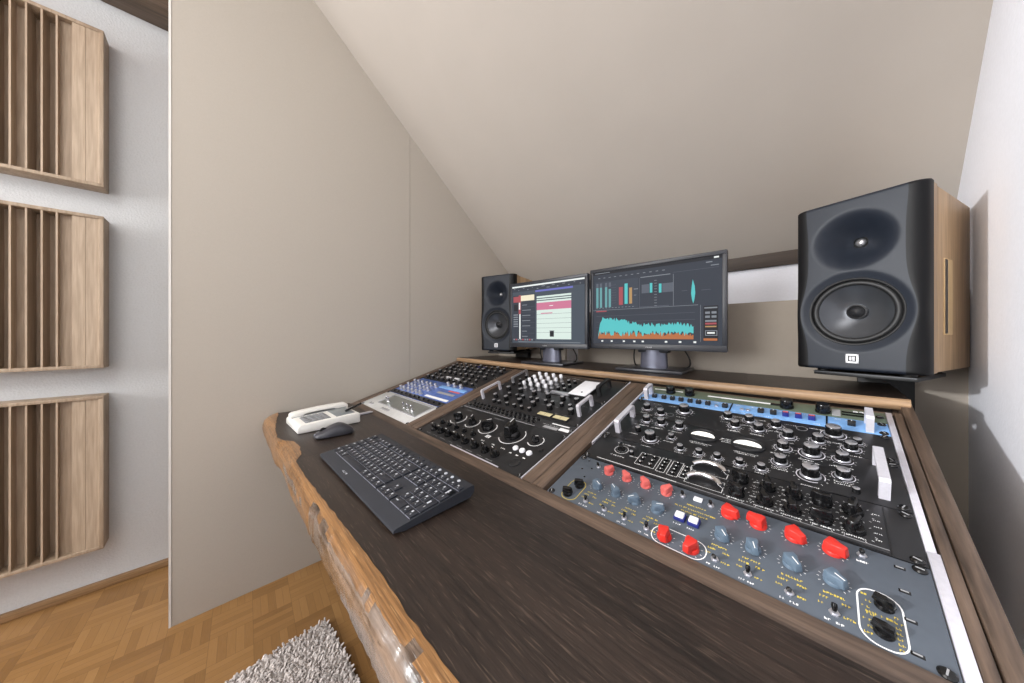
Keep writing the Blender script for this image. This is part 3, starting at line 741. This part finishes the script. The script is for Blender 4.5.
# ------------------------------------------------------------------ keyboard
kb = thing('computer_keyboard', 'flat anthracite keyboard lying on the dark desktop', 'keyboard', (-.5125, -.2890, Z0+.001), (0, 0, math.radians(1.0)))
KW, KD = .436, .160
prof = [(0, .004), (.001, .0075), (.004, .0095), (.155, .0255), (.159, .0250), (KD, .0225), (KD, .012), (.150, 0.004), (.02, 0)]
Mx = Matrix(((0,0,1,0),(1,0,0,0),(0,1,0,0),(0,0,0,1)))
MB().prism(prof, 0, KW, 'kbd', Mx).words(0, 0, 0, 1, 0, 'keyp').build('case', kb)
for x in (.05, KW-.05): MB().box(x-.02, x+.02, .118, .140, -.0005, .006, 'rubber', .001).build('foot', kb)
ksl = math.atan2(.016, .151); kt = lambda y: .0095+(y-.004)*math.tan(ksl)
lg = MB(); lg.words(.150, .0085, .026, .0045, 0, 'keyp'); lg.build('lettering', kb, (0, 0, kt(.0085)+.0004-.0085*math.tan(ksl)), (ksl, 0, 0))
keys = []; q = .01905; y0 = .0290
rows = [
 [1.25,1.25,1.25,6.25,1.25,1.25,1.25,1.25,('g',.25),1,1,1,('g',.25),2,1,('v',1)],
 [1.25,1,1,1,1,1,1,1,1,1,1,1,2.75,('g',1.25),1,('g',1.25),1,1,1,('v',2)],
 [1.75,1,1,1,1,1,1,1,1,1,1,1,1,1.25,('g',.25),('g',3),('g',.25),1,1,1,('g',1)],
 [1.5,1,1,1,1,1,1,1,1,1,1,1,1,1.5,('g',.25),1,1,1,('g',.25),1,1,1,('v',2)],
 [1,1,1,1,1,1,1,1,1,1,1,1,1,2,('g',.25),1,1,1,('g',.25),1,1,1,1],
 [1,('g',1),1,1,1,1,('g',.5),1,1,1,1,('g',.5),1,1,1,1,('g',.25),1,1,1,('g',.25),1,1,1,1]]
for r, row in enumerate(rows):
    x = .0038
    for k in row:
        w = k
        if isinstance(k, tuple):
            w = k[1] if k[0] == 'g' else 1
            if k[0] == 'v': keys.append((x, y0+r*.0188, w*q, .0188*(2 if k[1] == 2 else 1)))
        else: keys.append((x, y0+r*.0188+(.003 if r == 5 else 0), w*q, .0188 if r < 5 else .0145))
        x += w*q
KM = {}
def keymesh(w, d, big):
    k = (round(w, 4), round(d, 4))
    if k not in KM:
        m = MB().box(.0009, w-.0009, .0009, d-.0009, 0, .0028, 'key', .0007)
        if w < .03: m.quad(w*.22, w*.42, d*.55, d*.78, .00285, 'keyp'); m.quad(w*.5, w*.58, d*.28, d*.4, .00285, 'keyp')
        elif w < .06: m.quad(.004, .012, d*.5, d*.62, .00285, 'keyp')
        m.box(.001, w-.001, .0004, .0009, 0, .0016, 'msl')  # pale lip paints the bright reflection along each key's front edge
        KM[k] = m.mesh('key')
    return KM[k]
keys.sort(key=lambda k: (k[0]-.9)**2+(k[1]+.2)**2)
for i, (x, y, w, d) in enumerate(keys[:100]):
    put(keymesh(w, d, 0), 'key', kb, (x, y, kt(y)), (ksl, 0, 0))
m = MB()
for x, y, w, d in keys[100:]:
    m.box(.0009, w-.0009, .0009, d-.0009, 0, .0028, 'key', .0007, T(x, y, kt(y), 0, ksl)); m.quad(w*.22, w*.42, d*.55, d*.78, .00285, 'keyp', T(x, y, kt(y), 0, ksl))
tag(m.build('far_keys', kb), kind='stuff')
m = MB()
for i in range(13): m.lathe([(.0035, 0), (.0032, .0014)], 'keyp' if i > 8 else 'key', 12, T(.12+i*.0235, .1485, kt(.1485), 0, ksl))
m.build('media_buttons', kb)

# ------------------------------------------------------------------ mouse
ms = thing('computer_mouse', 'dark grey computer mouse lying beside the white phone', 'mouse', (-.690, -.212, Z0), (0, 0, math.radians(-4)))
def mouse_shell(z0, z1, sx):
    n, k = 28, 12; vs = []; fs = []
    for i in range(k+1):
        t = i/k
        for j in range(n):
            a = 2*PI*j/n; rr = math.cos(t*PI/2)**.42 if t < 1 else 0
            x = .032*sx*rr*math.copysign(abs(math.cos(a))**.8, math.cos(a)); y = .056*rr*math.copysign(abs(math.sin(a))**.85, math.sin(a))
            hump = (.018+.017*math.exp(-((y-.012)/.036)**2))
            vs.append((x*(1-.12*math.exp(-(y/.02)**2)), y, z0+(hump-z0)*math.sin(t*PI/2)**.9 if True else 0))
    for i in range(k):
        for j in range(n): q = (j+1) % n; fs.append((i*n+j, i*n+q, (i+1)*n+q, (i+1)*n+j))
    fs.append(tuple(range(n))[::-1]); return vs, fs
vs, fs = mouse_shell(.0035, 0, 1); MB().add(vs, fs, 'mouse').build('shell', ms, ang=60)
MB().box(-.026, .026, -.048, .048, 0, .005, 'rubber', .003).build('base', ms)
MB().lathe([(.0095, -.003), (.010, -.002), (.010, .002), (.0095, .003)], 'rubber', 20, T(0, -.030, .0185, 0, 0, PI/2)).build('scroll_wheel', ms)
MB().box(-.003, .003, -.0545, -.049, .006, .013, 'msl', .001).box(-.0305, -.029, -.03, .0, .012, .017, 'msl', .0005).build('side_button', ms)

# ------------------------------------------------------------------ phone
ph = thing('desk_phone', 'white desk phone with handset beside the mouse near the desk corner', 'phone', (-.864, -.204, Z0), (0, 0, math.radians(2)))
Mx = Matrix(((0,0,1,0),(1,0,0,0),(0,1,0,0),(0,0,0,1)))
MB().prism([(-.095, 0), (.095, 0), (.095, .034), (.085, .037), (-.085, .027), (-.095, .021)], -.088, .088, 'pw', Mx, 1, .004).build('body', ph)
sl = math.atan2(.010, .17); zt = lambda y: .027+(y+.085)*math.tan(sl)
MB().box(-.022, .074, -.070, .005, 0, .0008, 'pg', .0003).build('keypad_field', ph, (0, 0, zt(-.0325)-.0002+.0325*math.tan(sl)), (sl, 0, 0))
for i in range(4):
    for j in range(4): MB().box(-.0085, .0085, -.0065, .0065, 0, .003, 'pg', .0012).build('key', ph, (-.010+i*.0235, -.060+j*.0185, zt(-.060+j*.0185)), (sl, 0, 0))
MB().box(-.026, .078, .020, .080, 0, .0022, 'lcd', .0008).build('display', ph, (0, 0, zt(0)), (sl, 0, 0))
MB().box(-.082, -.034, -.088, .088, 0, .002, 'pg', .0005).build('cradle', ph, (0, 0, zt(0)-.0008), (sl, 0, 0))
m = MB()
hp = [(-.090, .002), (-.090, .014), (-.080, .019), (-.05, .021), (0, .022), (.05, .021), (.088, .019), (.096, .014), (.096, .002), (.056, .002), (.046, .009), (0, .011), (-.046, .009), (-.056, .002)]
m.prism(hp, -.080, -.038, 'pw', Mx, 1, .004).build('handset', ph, (0, 0, zt(0)-.005), (sl, 0, 0))
pen = thing('ballpoint_pen', 'black pen with silver tip lying across the back of the phone', 'pen', (-.842, -.110, Z0+.0415), (sl, 0, math.radians(40)))
MB().tube([(0, -.045, .004), (0, .045, .004)], .0042, 'bk', 10).build('barrel', pen)
MB().tube([(0, .045, .004), (0, .062, .004), (0, .066, .004)], .0030, 'slv', 10).build('tip', pen)
MB().box(-.0012, .0012, -.042, -.006, .0085, .0098, 'slv', .0004).build('clip', pen)
rl = thing('steel_ruler', 'thin grey ruler lying on the desktop behind the phone', 'ruler', (-.8945, -.062, Z0), (0, 0, math.radians(14)))
m = MB().box(-.010, .010, -.09, .040, 0, .0045, 'wsl', .0006)
for i in range(12): m.quad(-.010, -.004, -.085+i*.01, -.0845+i*.01, .0047, 'bk')
m.build('blade', rl); MB().lathe([(.0030, .0046), (.0030, .0049)], 'bk', 12, T(.005, -.082, 0)).build('hanging_hole', rl)

# ------------------------------------------------------------------ computer monitors
def monitor(name, label, x, y, z, yaw, W, H, content):
    t = thing('computer_monitor', label, 'monitor', (x, y, SH), (0, 0, yaw), 'two computer monitors on the shelf')
    zb = z-SH; b = .013; bb = .021
    MB().box(-W/2, W/2, 0, .02, zb, zb+H, 'bez', .002).box(-W/2+.05, W/2-.05, .018, .05, zb+.05, zb+H-.05, 'bez', .008).build('housing', t)
    Mx = Matrix(((1,0,0,0),(0,0,-1,0),(0,1,0,0),(0,0,0,1)))
    f = MB()
    for (x0, x1, z0, z1) in ((-W/2, W/2, zb+H-b, zb+H), (-W/2, W/2, zb, zb+bb), (-W/2, -W/2+b, zb+bb, zb+H-b), (W/2-b, W/2, zb+bb, zb+H-b)):
        f.box(x0, x1, -.004, .001, z0, z1, 'bez', .0012)
    f.words(0, 0, 0, 1, 0, 'prg'); f.build('bezel', t)
    l = MB(); l.words(-.012, zb+.0075, .022, .005, .0042, 'prg', .001); l.v = [(a, -.0043, c) for a, c, _ in l.v]; l.build('lettering', t)
    sw, sh = W-2*b, H-b-bb
    s = MB()
    def q(u0, u1, w0, w1, mat, lay=1):  # u from left, w from top
        X0, X1 = -sw/2+u0*sw, -sw/2+u1*sw; Zt, Zb = zb+bb+sh*(1-w0), zb+bb+sh*(1-w1); yy = -.0005-.0002*lay
        s.add([(X0, yy, Zb), (X1, yy, Zb), (X1, yy, Zt), (X0, yy, Zt)], [(0,1,2,3)], mat)
    def poly(pts, mat, lay=1):
        s.add([(-sw/2+u*sw, -.0005-.0002*lay, zb+bb+sh*(1-w)) for u, w in pts], [tuple(range(len(pts)))], mat)
    content(q, poly); o = s.build('screen', t, smooth=False)
    MB().box(-.118, .118, -.035, .150, 0, .011, 'foot', .003).build('foot', t)
    m = MB(); nn = 14; pts = [(.050*math.cos(PI+PI*k/nn), .018*math.sin(PI+PI*k/nn)) for k in range(nn+1)]+[(.046, .02), (-.046, .02)]
    m.prism(pts, .010, zb+.02, 'neck', T(0, .05, 0), .92).build('neck', t)
    MB().box(-.055, .055, .035, .075, zb-.012, zb+.16, 'bez', .004).build('mount', t)
    for k, sx in enumerate((-1, 1)):
        pts = []
        for i in range(15):
            a = i/14; pts.append((sx*(.072+.045*math.sin(a*PI)**.7*(1 if sx > 0 else .35)), .07+.03*a, zb+.03-(zb+.022)*math.sin(a*PI*.5)**.9 if a < 1 else .006))
        MB().tube(pts, .0028, 'rubber').build('cable', t)
    return t
MT['mw'].node_tree.nodes['Principled BSDF'].inputs['Emission Color'].default_value = (1, .98, .94, 1); MT['mw'].node_tree.nodes['Principled BSDF'].inputs['Emission Strength'].default_value = .55
for nme, c, s in (('e_bg', (52,58,70), .9), ('e_bg2', (70,80,92), .9), ('e_pan', (60,67,80), .9), ('e_dark', (26,28,36), .9), ('e_teal', (88,200,202), .9), ('e_teal2', (108,168,172), .85), ('e_org', (186,112,66), .9), ('e_red', (176,82,90), .85), ('e_ora', (190,150,100), .85), ('e_wht', (236,240,238), 1), ('e_gry', (132,138,146), .9), ('e_pnk', (206,120,150), .95), ('e_pur', (108,112,190), .95), ('e_crm', (238,228,200), 1), ('e_mid', (92,98,110), .9), ('e_mint', (214,230,222), 1)):
    MT[nme] = emit(nme, c, s)
def scr_right(q, poly):
    r = random.Random(3)
    q(0, 1, 0, 1, 'e_bg', 0); q(.02, .41, .14, .53, 'e_pan', 1)
    for i in range(12): q(.03+.03*i, .045+.03*i, .505, .512, 'e_gry', 3); q(.05+.05*i, .07+.05*i, .085, .093, 'e_gry', 3)
    for i in range(8): q(.165, .22, .2+.035*i, .203+.035*i, 'e_mid', 3)
    q(.68, .98, .13, .133, 'e_mid', 3); q(.74, .78, .36, .364, 'e_mid', 3); q(.87, .93, .37, .374, 'e_mid', 3); q(0, 1, 0, .04, 'e_dark', 1); q(.02, .16, .015, .024, 'e_gry', 2); q(.95, .98, .012, .03, 'e_wht', 2); q(.9, .94, .06, .072, 'e_gry', 2); q(.93, .98, .1, .11, 'e_gry', 2)
    for i, u in enumerate((.03, .065, .115, .15)): q(u, u+.022, .22+.03*(i > 2), .5, 'e_teal2', 2); q(u, u+.022, .16, .22, 'e_mid', 2)
    q(.245, .28, .24, .48, 'e_red', 2); q(.295, .322, .20, .47, 'e_teal', 2); q(.335, .36, .26, .47, 'e_ora', 2); q(.375, .41, .28, .29, 'e_gry', 2); q(.375, .395, .36, .367, 'e_gry', 2)
    q(.43, .66, .14, .15, 'e_gry', 2); q(.44, .5, .24, .35, 'e_mid', 2); q(.505, .525, .23, .35, 'e_teal', 3); q(.575, .595, .25, .36, 'e_teal', 3); q(.6, .68, .25, .36, 'e_mid', 2)
    for i in range(10): q(.54, .56, .2+.035*i, .206+.035*i, 'e_gry', 3)
    q(.68, .683, .15, .53, 'e_gry', 2); q(.42, .423, .15, .53, 'e_mid', 2)
    poly([(.815, .24), (.828, .32), (.832, .4), (.826, .47), (.818, .52), (.81, .47), (.804, .4), (.808, .32)], 'e_teal', 3)
    q(.0, .85, .535, .54, 'e_gry', 2); q(.03, .13, .545, .56, 'e_red', 2); q(.42, .65, .52, .527, 'e_mid', 2)
    for w in (.62, .70, .78): q(.03, .83, w, w+.003, 'e_mid', 2)
    n = 90; top = []; bot = []
    for i in range(n+1):
        a = i/n; u = .05+.77*a
        base = .70+.12*a-.02*math.sin(a*9) if a > .03 else .9-a*6
        top.append((u, base-r.uniform(0, .065))); bot.append((u, max(base+.01, min(.93, .865+r.uniform(-.05, .03)+.015*a))))
    for i in range(n):
        o = r.uniform(-.03, .02)
        poly([(top[i][0], .932), (top[i+1][0], .932), (top[i+1][0], .85+.03*i/n+o), (top[i][0], .85+.03*i/n+o)], 'e_org', 3)
        poly([bot[i], bot[i+1], top[i+1], top[i]], 'e_teal', 4)
    for u in (.08, .17, .28, .37, .44, .62, .72, .82): q(u, u+.018, .955, .975, 'e_wht', 3)
    q(.865, .867, .54, .96, 'e_gry', 2); q(.885, .975, .555, .95, 'e_dark', 2)
    q(.89, .97, .57, .585, 'e_gry', 3); q(.895, .925, .62, .645, 'e_gry', 3); q(.935, .965, .62, .645, 'e_gry', 3); q(.895, .925, .665, .69, 'e_gry', 3); q(.935, .965, .665, .69, 'e_gry', 3)
    q(.895, .965, .715, .735, 'e_gry', 3); q(.895, .965, .745, .765, 'e_red', 3); q(.895, .965, .78, .795, 'e_ora', 3); q(.895, .97, .83, .89, 'e_gry', 3); q(.9, .965, .838, .882, 'e_dark', 4); q(.908, .955, .85, .868, 'e_wht', 5); q(.885, .97, .92, .945, 'e_org', 3)
def scr_left(q, poly):
    r = random.Random(4)
    q(0, 1, 0, 1, 'e_bg2', 0); q(0, 1, .01, .035, 'e_wht', 1); q(0, 1, .035, .11, 'e_bg', 1)
    for i in range(14): q(.03+i*.07, .03+i*.07+r.uniform(.01, .05), .05+.03*(i % 2), .062+.03*(i % 2), 'e_gry', 2)
    q(.01, .36, .17, .97, 'e_bg', 1); q(.02, .13, .19, .29, 'e_red', 2); q(.13, .345, .18, .275, 'e_crm', 2); q(.105, .14, .17, .5, 'e_red', 3); q(.115, .135, .5, .93, 'e_wht', 3); q(.108, .13, .3, .42, 'e_wht', 4)
    q(.03, .09, .33, .44, 'e_dark', 2)
    for i in range(6): q(.02, .095, .5+i*.04, .52+i*.04, 'e_gry', 2)
    for i in range(7): q(.16, .16+r.uniform(.06, .14), .34+i*.09, .352+i*.09, 'e_gry', 2); q(.15, .35, .38+i*.09, .383+i*.09, 'e_mid', 2)
    for i in range(9): q(.02+i*.035, .045+i*.035, .93, .955, 'e_red' if i % 3 == 1 else 'e_gry', 3)
    q(.36, .86, .115, .145, 'e_pur', 2); q(.38, .84, .22, .93, 'e_mint', 2); q(.38, .84, .25, .265, 'e_bg2', 3); q(.38, .84, .285, .3, 'e_bg2', 3); q(.38, .84, .33, .45, 'e_pnk', 3); q(.56, .61, .385, .395, 'e_wht', 4)
    for i in range(5): q(.38, .84, .52+i*.075, .524+i*.075, 'e_gry', 3)
    q(.44, .6, .5, .515, 'e_pnk', 3); q(.565, .62, .8, .89, 'e_dark', 4); q(.56, .625, .79, .8, 'e_gry', 4); q(.1, .95, .975, .985, 'e_gry', 2)
monitor('r', 'wide monitor showing a turquoise and orange spectrum graph', -.0627, .6778, Z0+.2608, .06, .479, .33, scr_right)
monitor('l', 'monitor showing a white window with a pink header bar', -.5156, .6200, Z0+.2564, .0703, .436, .32, scr_left)

# ------------------------------------------------------------------ speakers
SW, SHt, SD = .2150, .410, .335
def lobes(x, z):
    """depth of the moulded front: x across, z up from the bottom edge"""
    d = 0.0
    r1 = math.hypot(x/.074, (z-.309)/.074)
    if r1 < 1: d += .054*(1-r1**1.7)**1.9
    r2 = math.hypot(x/.094, (z-.140)/.098)
    if r2 < 1: d += .013*(1-r2**5)**1.5
    return d
def flare_edge(z): return .0790+.0160*math.exp(-((z-.140)/.062)**2)+.004*math.exp(-((z-.40)/.05)**2)
def speaker(label, x, y, z, yaw):
    t = thing('studio_speaker', label, 'speaker', (x, y, z), (0, 0, yaw), 'pair of studio speakers')
    MB().box(-SW/2+.0015, SW/2-.0015, .064, SD, .004, SHt-.004, 'oak', .002).box(-SW/2+.0005, -SW/2+.004, .0385, .0645, .003, SHt-.003, 'oak').box(SW/2-.004, SW/2-.0005, .0385, .0645, .003, SHt-.003, 'oak').box(-SW/2+.004, SW/2-.004, .0385, .0645, .003, .012, 'oak').box(-SW/2+.004, SW/2-.004, .0385, .0645, SHt-.012, SHt-.003, 'oak').box(-SW/2+.0015, SW/2-.0015, .0615, .0638, .004, SHt-.004, 'rubber').build('cabinet', t)
    # side slots
    for s in (1, -1):
        o = MB().box(s*(SW/2-.003), s*(SW/2+.0006), .115, .172, .085, .255, 'oakl', .0005).build('side_slot', t); tag(o, 'pale-edged slot')
        MB().box(s*(SW/2-.001), s*(SW/2+.0012), .1155, .1330, .088, .252, 'bk').build('opening', o)
    nx, nz = 72, 120; vs = []; fs = []; g = MB()
    for j in range(nz+1):
        z_ = SHt*j/nz
        for i in range(nx+1):
            e = flare_edge(z_)
            x_ = -SW/2+(SW/2-e)*i/10 if i <= 10 else (e+(SW/2-e)*(i-62)/10 if i >= 62 else -e+2*e*(i-10)/52)
            a = abs(x_); y_ = lobes(x_, z_)
            if a > e: q = (a-e)/(SW/2-e); y_ += .024*(1-math.sqrt(max(0, 1-.94*q*q)))
            ez = min(z_, SHt-z_)
            if ez < .006: y_ += .006*(1-math.sqrt(max(0, 1-((.006-ez)/.006)**2)))
            vs.append((x_, y_ if math.hypot(x_, z_-.309) < .08 else min(y_, .034), z_))
    w = nx+1
    g.v = vs; ka, kb_ = g.mi('baffle'), g.mi('flare')
    for j in range(nz):
        for i in range(nx):
            xm = (vs[j*w+i][0]+vs[j*w+i+1][0])/2; zm = SHt*(j+.5)/nz
            if math.hypot(xm, zm-.140) < .0760 or math.hypot(xm, zm-.309) < .013: continue
            g.f.append((j*w+i, j*w+i+1, (j+1)*w+i+1, (j+1)*w+i)); pass
            g.m.append(kb_ if i < 10 or i >= 62 else ka)
    # returns to the cabinet
    o = len(g.v); ring = [j*w for j in range(nz+1)]+[nz*w+i for i in range(1, nx+1)]+[j*w+nx for j in range(nz-1, -1, -1)]+[i for i in range(nx-1, 0, -1)]
    g.v += [(vs[k][0], .0400, vs[k][2]) for k in ring]
    for i in range(len(ring)): q = (i+1) % len(ring); g.f.append((ring[i], ring[q], o+q, o+i)); g.m.append(kb_)
    g.build('baffle', t, ang=50)
    MF = lambda zc: Matrix.Translation((0, 0, zc)) @ Matrix(((1,0,0,0),(0,0,-1,0),(0,1,0,0),(0,0,0,1)))
    wf = MB().lathe([(.0800, -.013), (.0800, -.0060), (.0785, -.0048), (.0765, -.0050), (.0750, -.0065), (.0742, -.0105)], 'rubber', 56, MF(.140), False)
    wf.lathe([(.0745, -.0110), (.0715, -.0068), (.0680, -.0058), (.0640, -.0075), (.0622, -.0105)], 'rubber', 56, MF(.140), False)
    wo = wf.build('woofer', t)
    MB().lathe([(.0625, -.0105), (.0480, -.0205), (.0300, -.0275), (.0200, -.0310), (.0001, -.0320)], 'cone', 48, MF(.140), False).build('cone', wo, ang=60)
    MB().lathe([(.0180, -.0310), (.0175, -.0235), (.0150, -.0225), (.0130, -.0255), (.0090, -.0215), (.0050, -.0180), (.0001, -.0165)], 'bkm', 32, MF(.140), False).build('phase_plug', wo)
    tw = MB().lathe([(.0185, -.0475), (.0160, -.0505), (.0145, -.0520), (.0125, -.0515), (.0115, -.0540)], 'rubber', 32, MF(.309), False).build('tweeter', t)
    MB().lathe([(.0118, -.0535), (.0105, -.0495), (.0075, -.0460), (.0040, -.0445), (.0001, -.0440)], 'dome', 28, MF(.309), False).build('dome', tw)
    lg = MB(); k = .0105
    for (a, b, c, d) in ((-k, k, k-.0035, k), (-k, k, -k, -k+.0035), (-k, -k+.0035, -k, k), (k-.0035, k, -k, k), (-.0042, -.0012, -.0042, .0042), (.0002, .0045, .0022, .0042), (.0002, .0045, -.001, .0008), (.0002, .0045, -.0042, -.0022)):
        lg.box(a, b, -.0010, .0006, c, d, 'logo')
    lg.box(-k-.0008, k+.0008, -.0004, .0005, -k-.0008, k+.0008, 'bk')
    lg.build('logo', t, (0, -.0002, .0290))
    for fx in (-.07, .07):
        for fyy in (.06, .24): MB().lathe([(.012, -.008), (.013, 0), (.013, .0045)], 'rubber', 16, T(fx, fyy, 0)).build('foot', t)
    return t
def stand(label, x, y, yaw, xc, zt):
    t = thing('speaker_stand', label, 'stand', (xc, .897, 0), (0, 0, 0), 'black speaker stands')
    M = T(x-xc, y-.897, 0, yaw)
    MB().box(-.085, .085, .045, .255, zt-.010, zt, 'stand', .0015, M).box(-.030, .030, .2, .30, zt-.010, zt-.001, 'stand', 0, M).build('top_plate', t)
    MB().box(-.085, .085, .0435, .0450, zt-.0035, zt-.0015, 'bez', 0, M).build('edge_strip', t)
    MB().box(-.052, .052, -.014, .014, .018, zt-.0005, 'stand', .002).build('column', t)
    MB().box(-.11, .11, -.12, .018, 0, .020, 'stand', .003).build('base', t)
    return t
ZS = Z0+.2320
speaker('dark slate speaker close to the white wall, the larger-looking of the pair', .4390, .5972, ZS, math.radians(-18.98))
speaker('dark slate speaker partly hidden by the monitor, beside the fabric partition', -.8480, .6070, ZS, math.radians(16.17))
stand('black stand carrying the speaker beside the white wall', .4390, .5972, math.radians(-18.98), .5130, ZS-.0085)
stand('black stand under the speaker beside the fabric partition', -.8480, .6070, math.radians(16.17), -.9250, ZS-.0085)

# ------------------------------------------------------------------ light
def area(name, loc, rot, sx, sy, power, col=(1,1,1)):
    l = bpy.data.lights.new(name, 'AREA'); l.shape = 'RECTANGLE'; l.size = sx; l.size_y = sy; l.energy = power; l.color = col
    o = bpy.data.objects.new(name, l); COL.objects.link(o); o.location = loc; o.rotation_euler = rot; return o
def aim(o, p): o.rotation_euler = (Vector(p)-o.location).to_track_quat('-Z', 'Y').to_euler()
l = bpy.data.lights.new('room_lamp', 'SPOT'); l.energy = 340; l.color = (.97, .985, 1); l.shadow_soft_size = .05; l.spot_size = math.radians(33); l.spot_blend = .65
o = bpy.data.objects.new('room_lamp', l); COL.objects.link(o); o.location = (-1.12, -2.15, Z0+.72); aim(o, (.85, .12, Z0+.45))
o = area('overhead_fill', (.0, -1.25, 2.45), (0, 0, 0), .9, .9, 18, (1, .985, .965)); aim(o, (-.5, .2, 1.0))  # added fill from overhead to lift the partition, no fitting modelled
o = area('rear_fill', (-1.0, -3.0, 1.45), (0, 0, 0), 1.2, 1.0, 62, (.98, .99, 1)); aim(o, (-.6, .9, 1.4))  # added broad fill from behind to brighten the low ceiling, no known window
o = area('soft_fill', (-.55, -2.1, 2.35), (0, 0, 0), 1.3, 1.0, 16, (1, .985, .965)); aim(o, (-.1, .5, 1.25))  # added soft fill, high behind the camera, not a known lamp
w = bpy.data.worlds.new('World'); S.world = w; w.use_nodes = True
w.node_tree.nodes['Background'].inputs[0].default_value = (.8, .85, .9, 1); w.node_tree.nodes['Background'].inputs[1].default_value = .3

# ------------------------------------------------------------------ camera
cam = bpy.data.cameras.new('camera'); co = bpy.data.objects.new('camera', cam); COL.objects.link(co)
cam.sensor_width = 36; cam.sensor_fit = 'HORIZONTAL'; cam.lens = 304.17/1024*36; cam.shift_y = -(341.5-334.95)/1024
cam.clip_start = .01
co.location = (.395, -.4796, Z0+.3168); co.rotation_euler = (PI/2, 0, .8004)
S.camera = co
S.view_settings.view_transform = 'Standard'; S.view_settings.look = 'None'; S.view_settings.gamma = 1
S.view_settings.use_curve_mapping = False; S.view_settings.exposure = .08
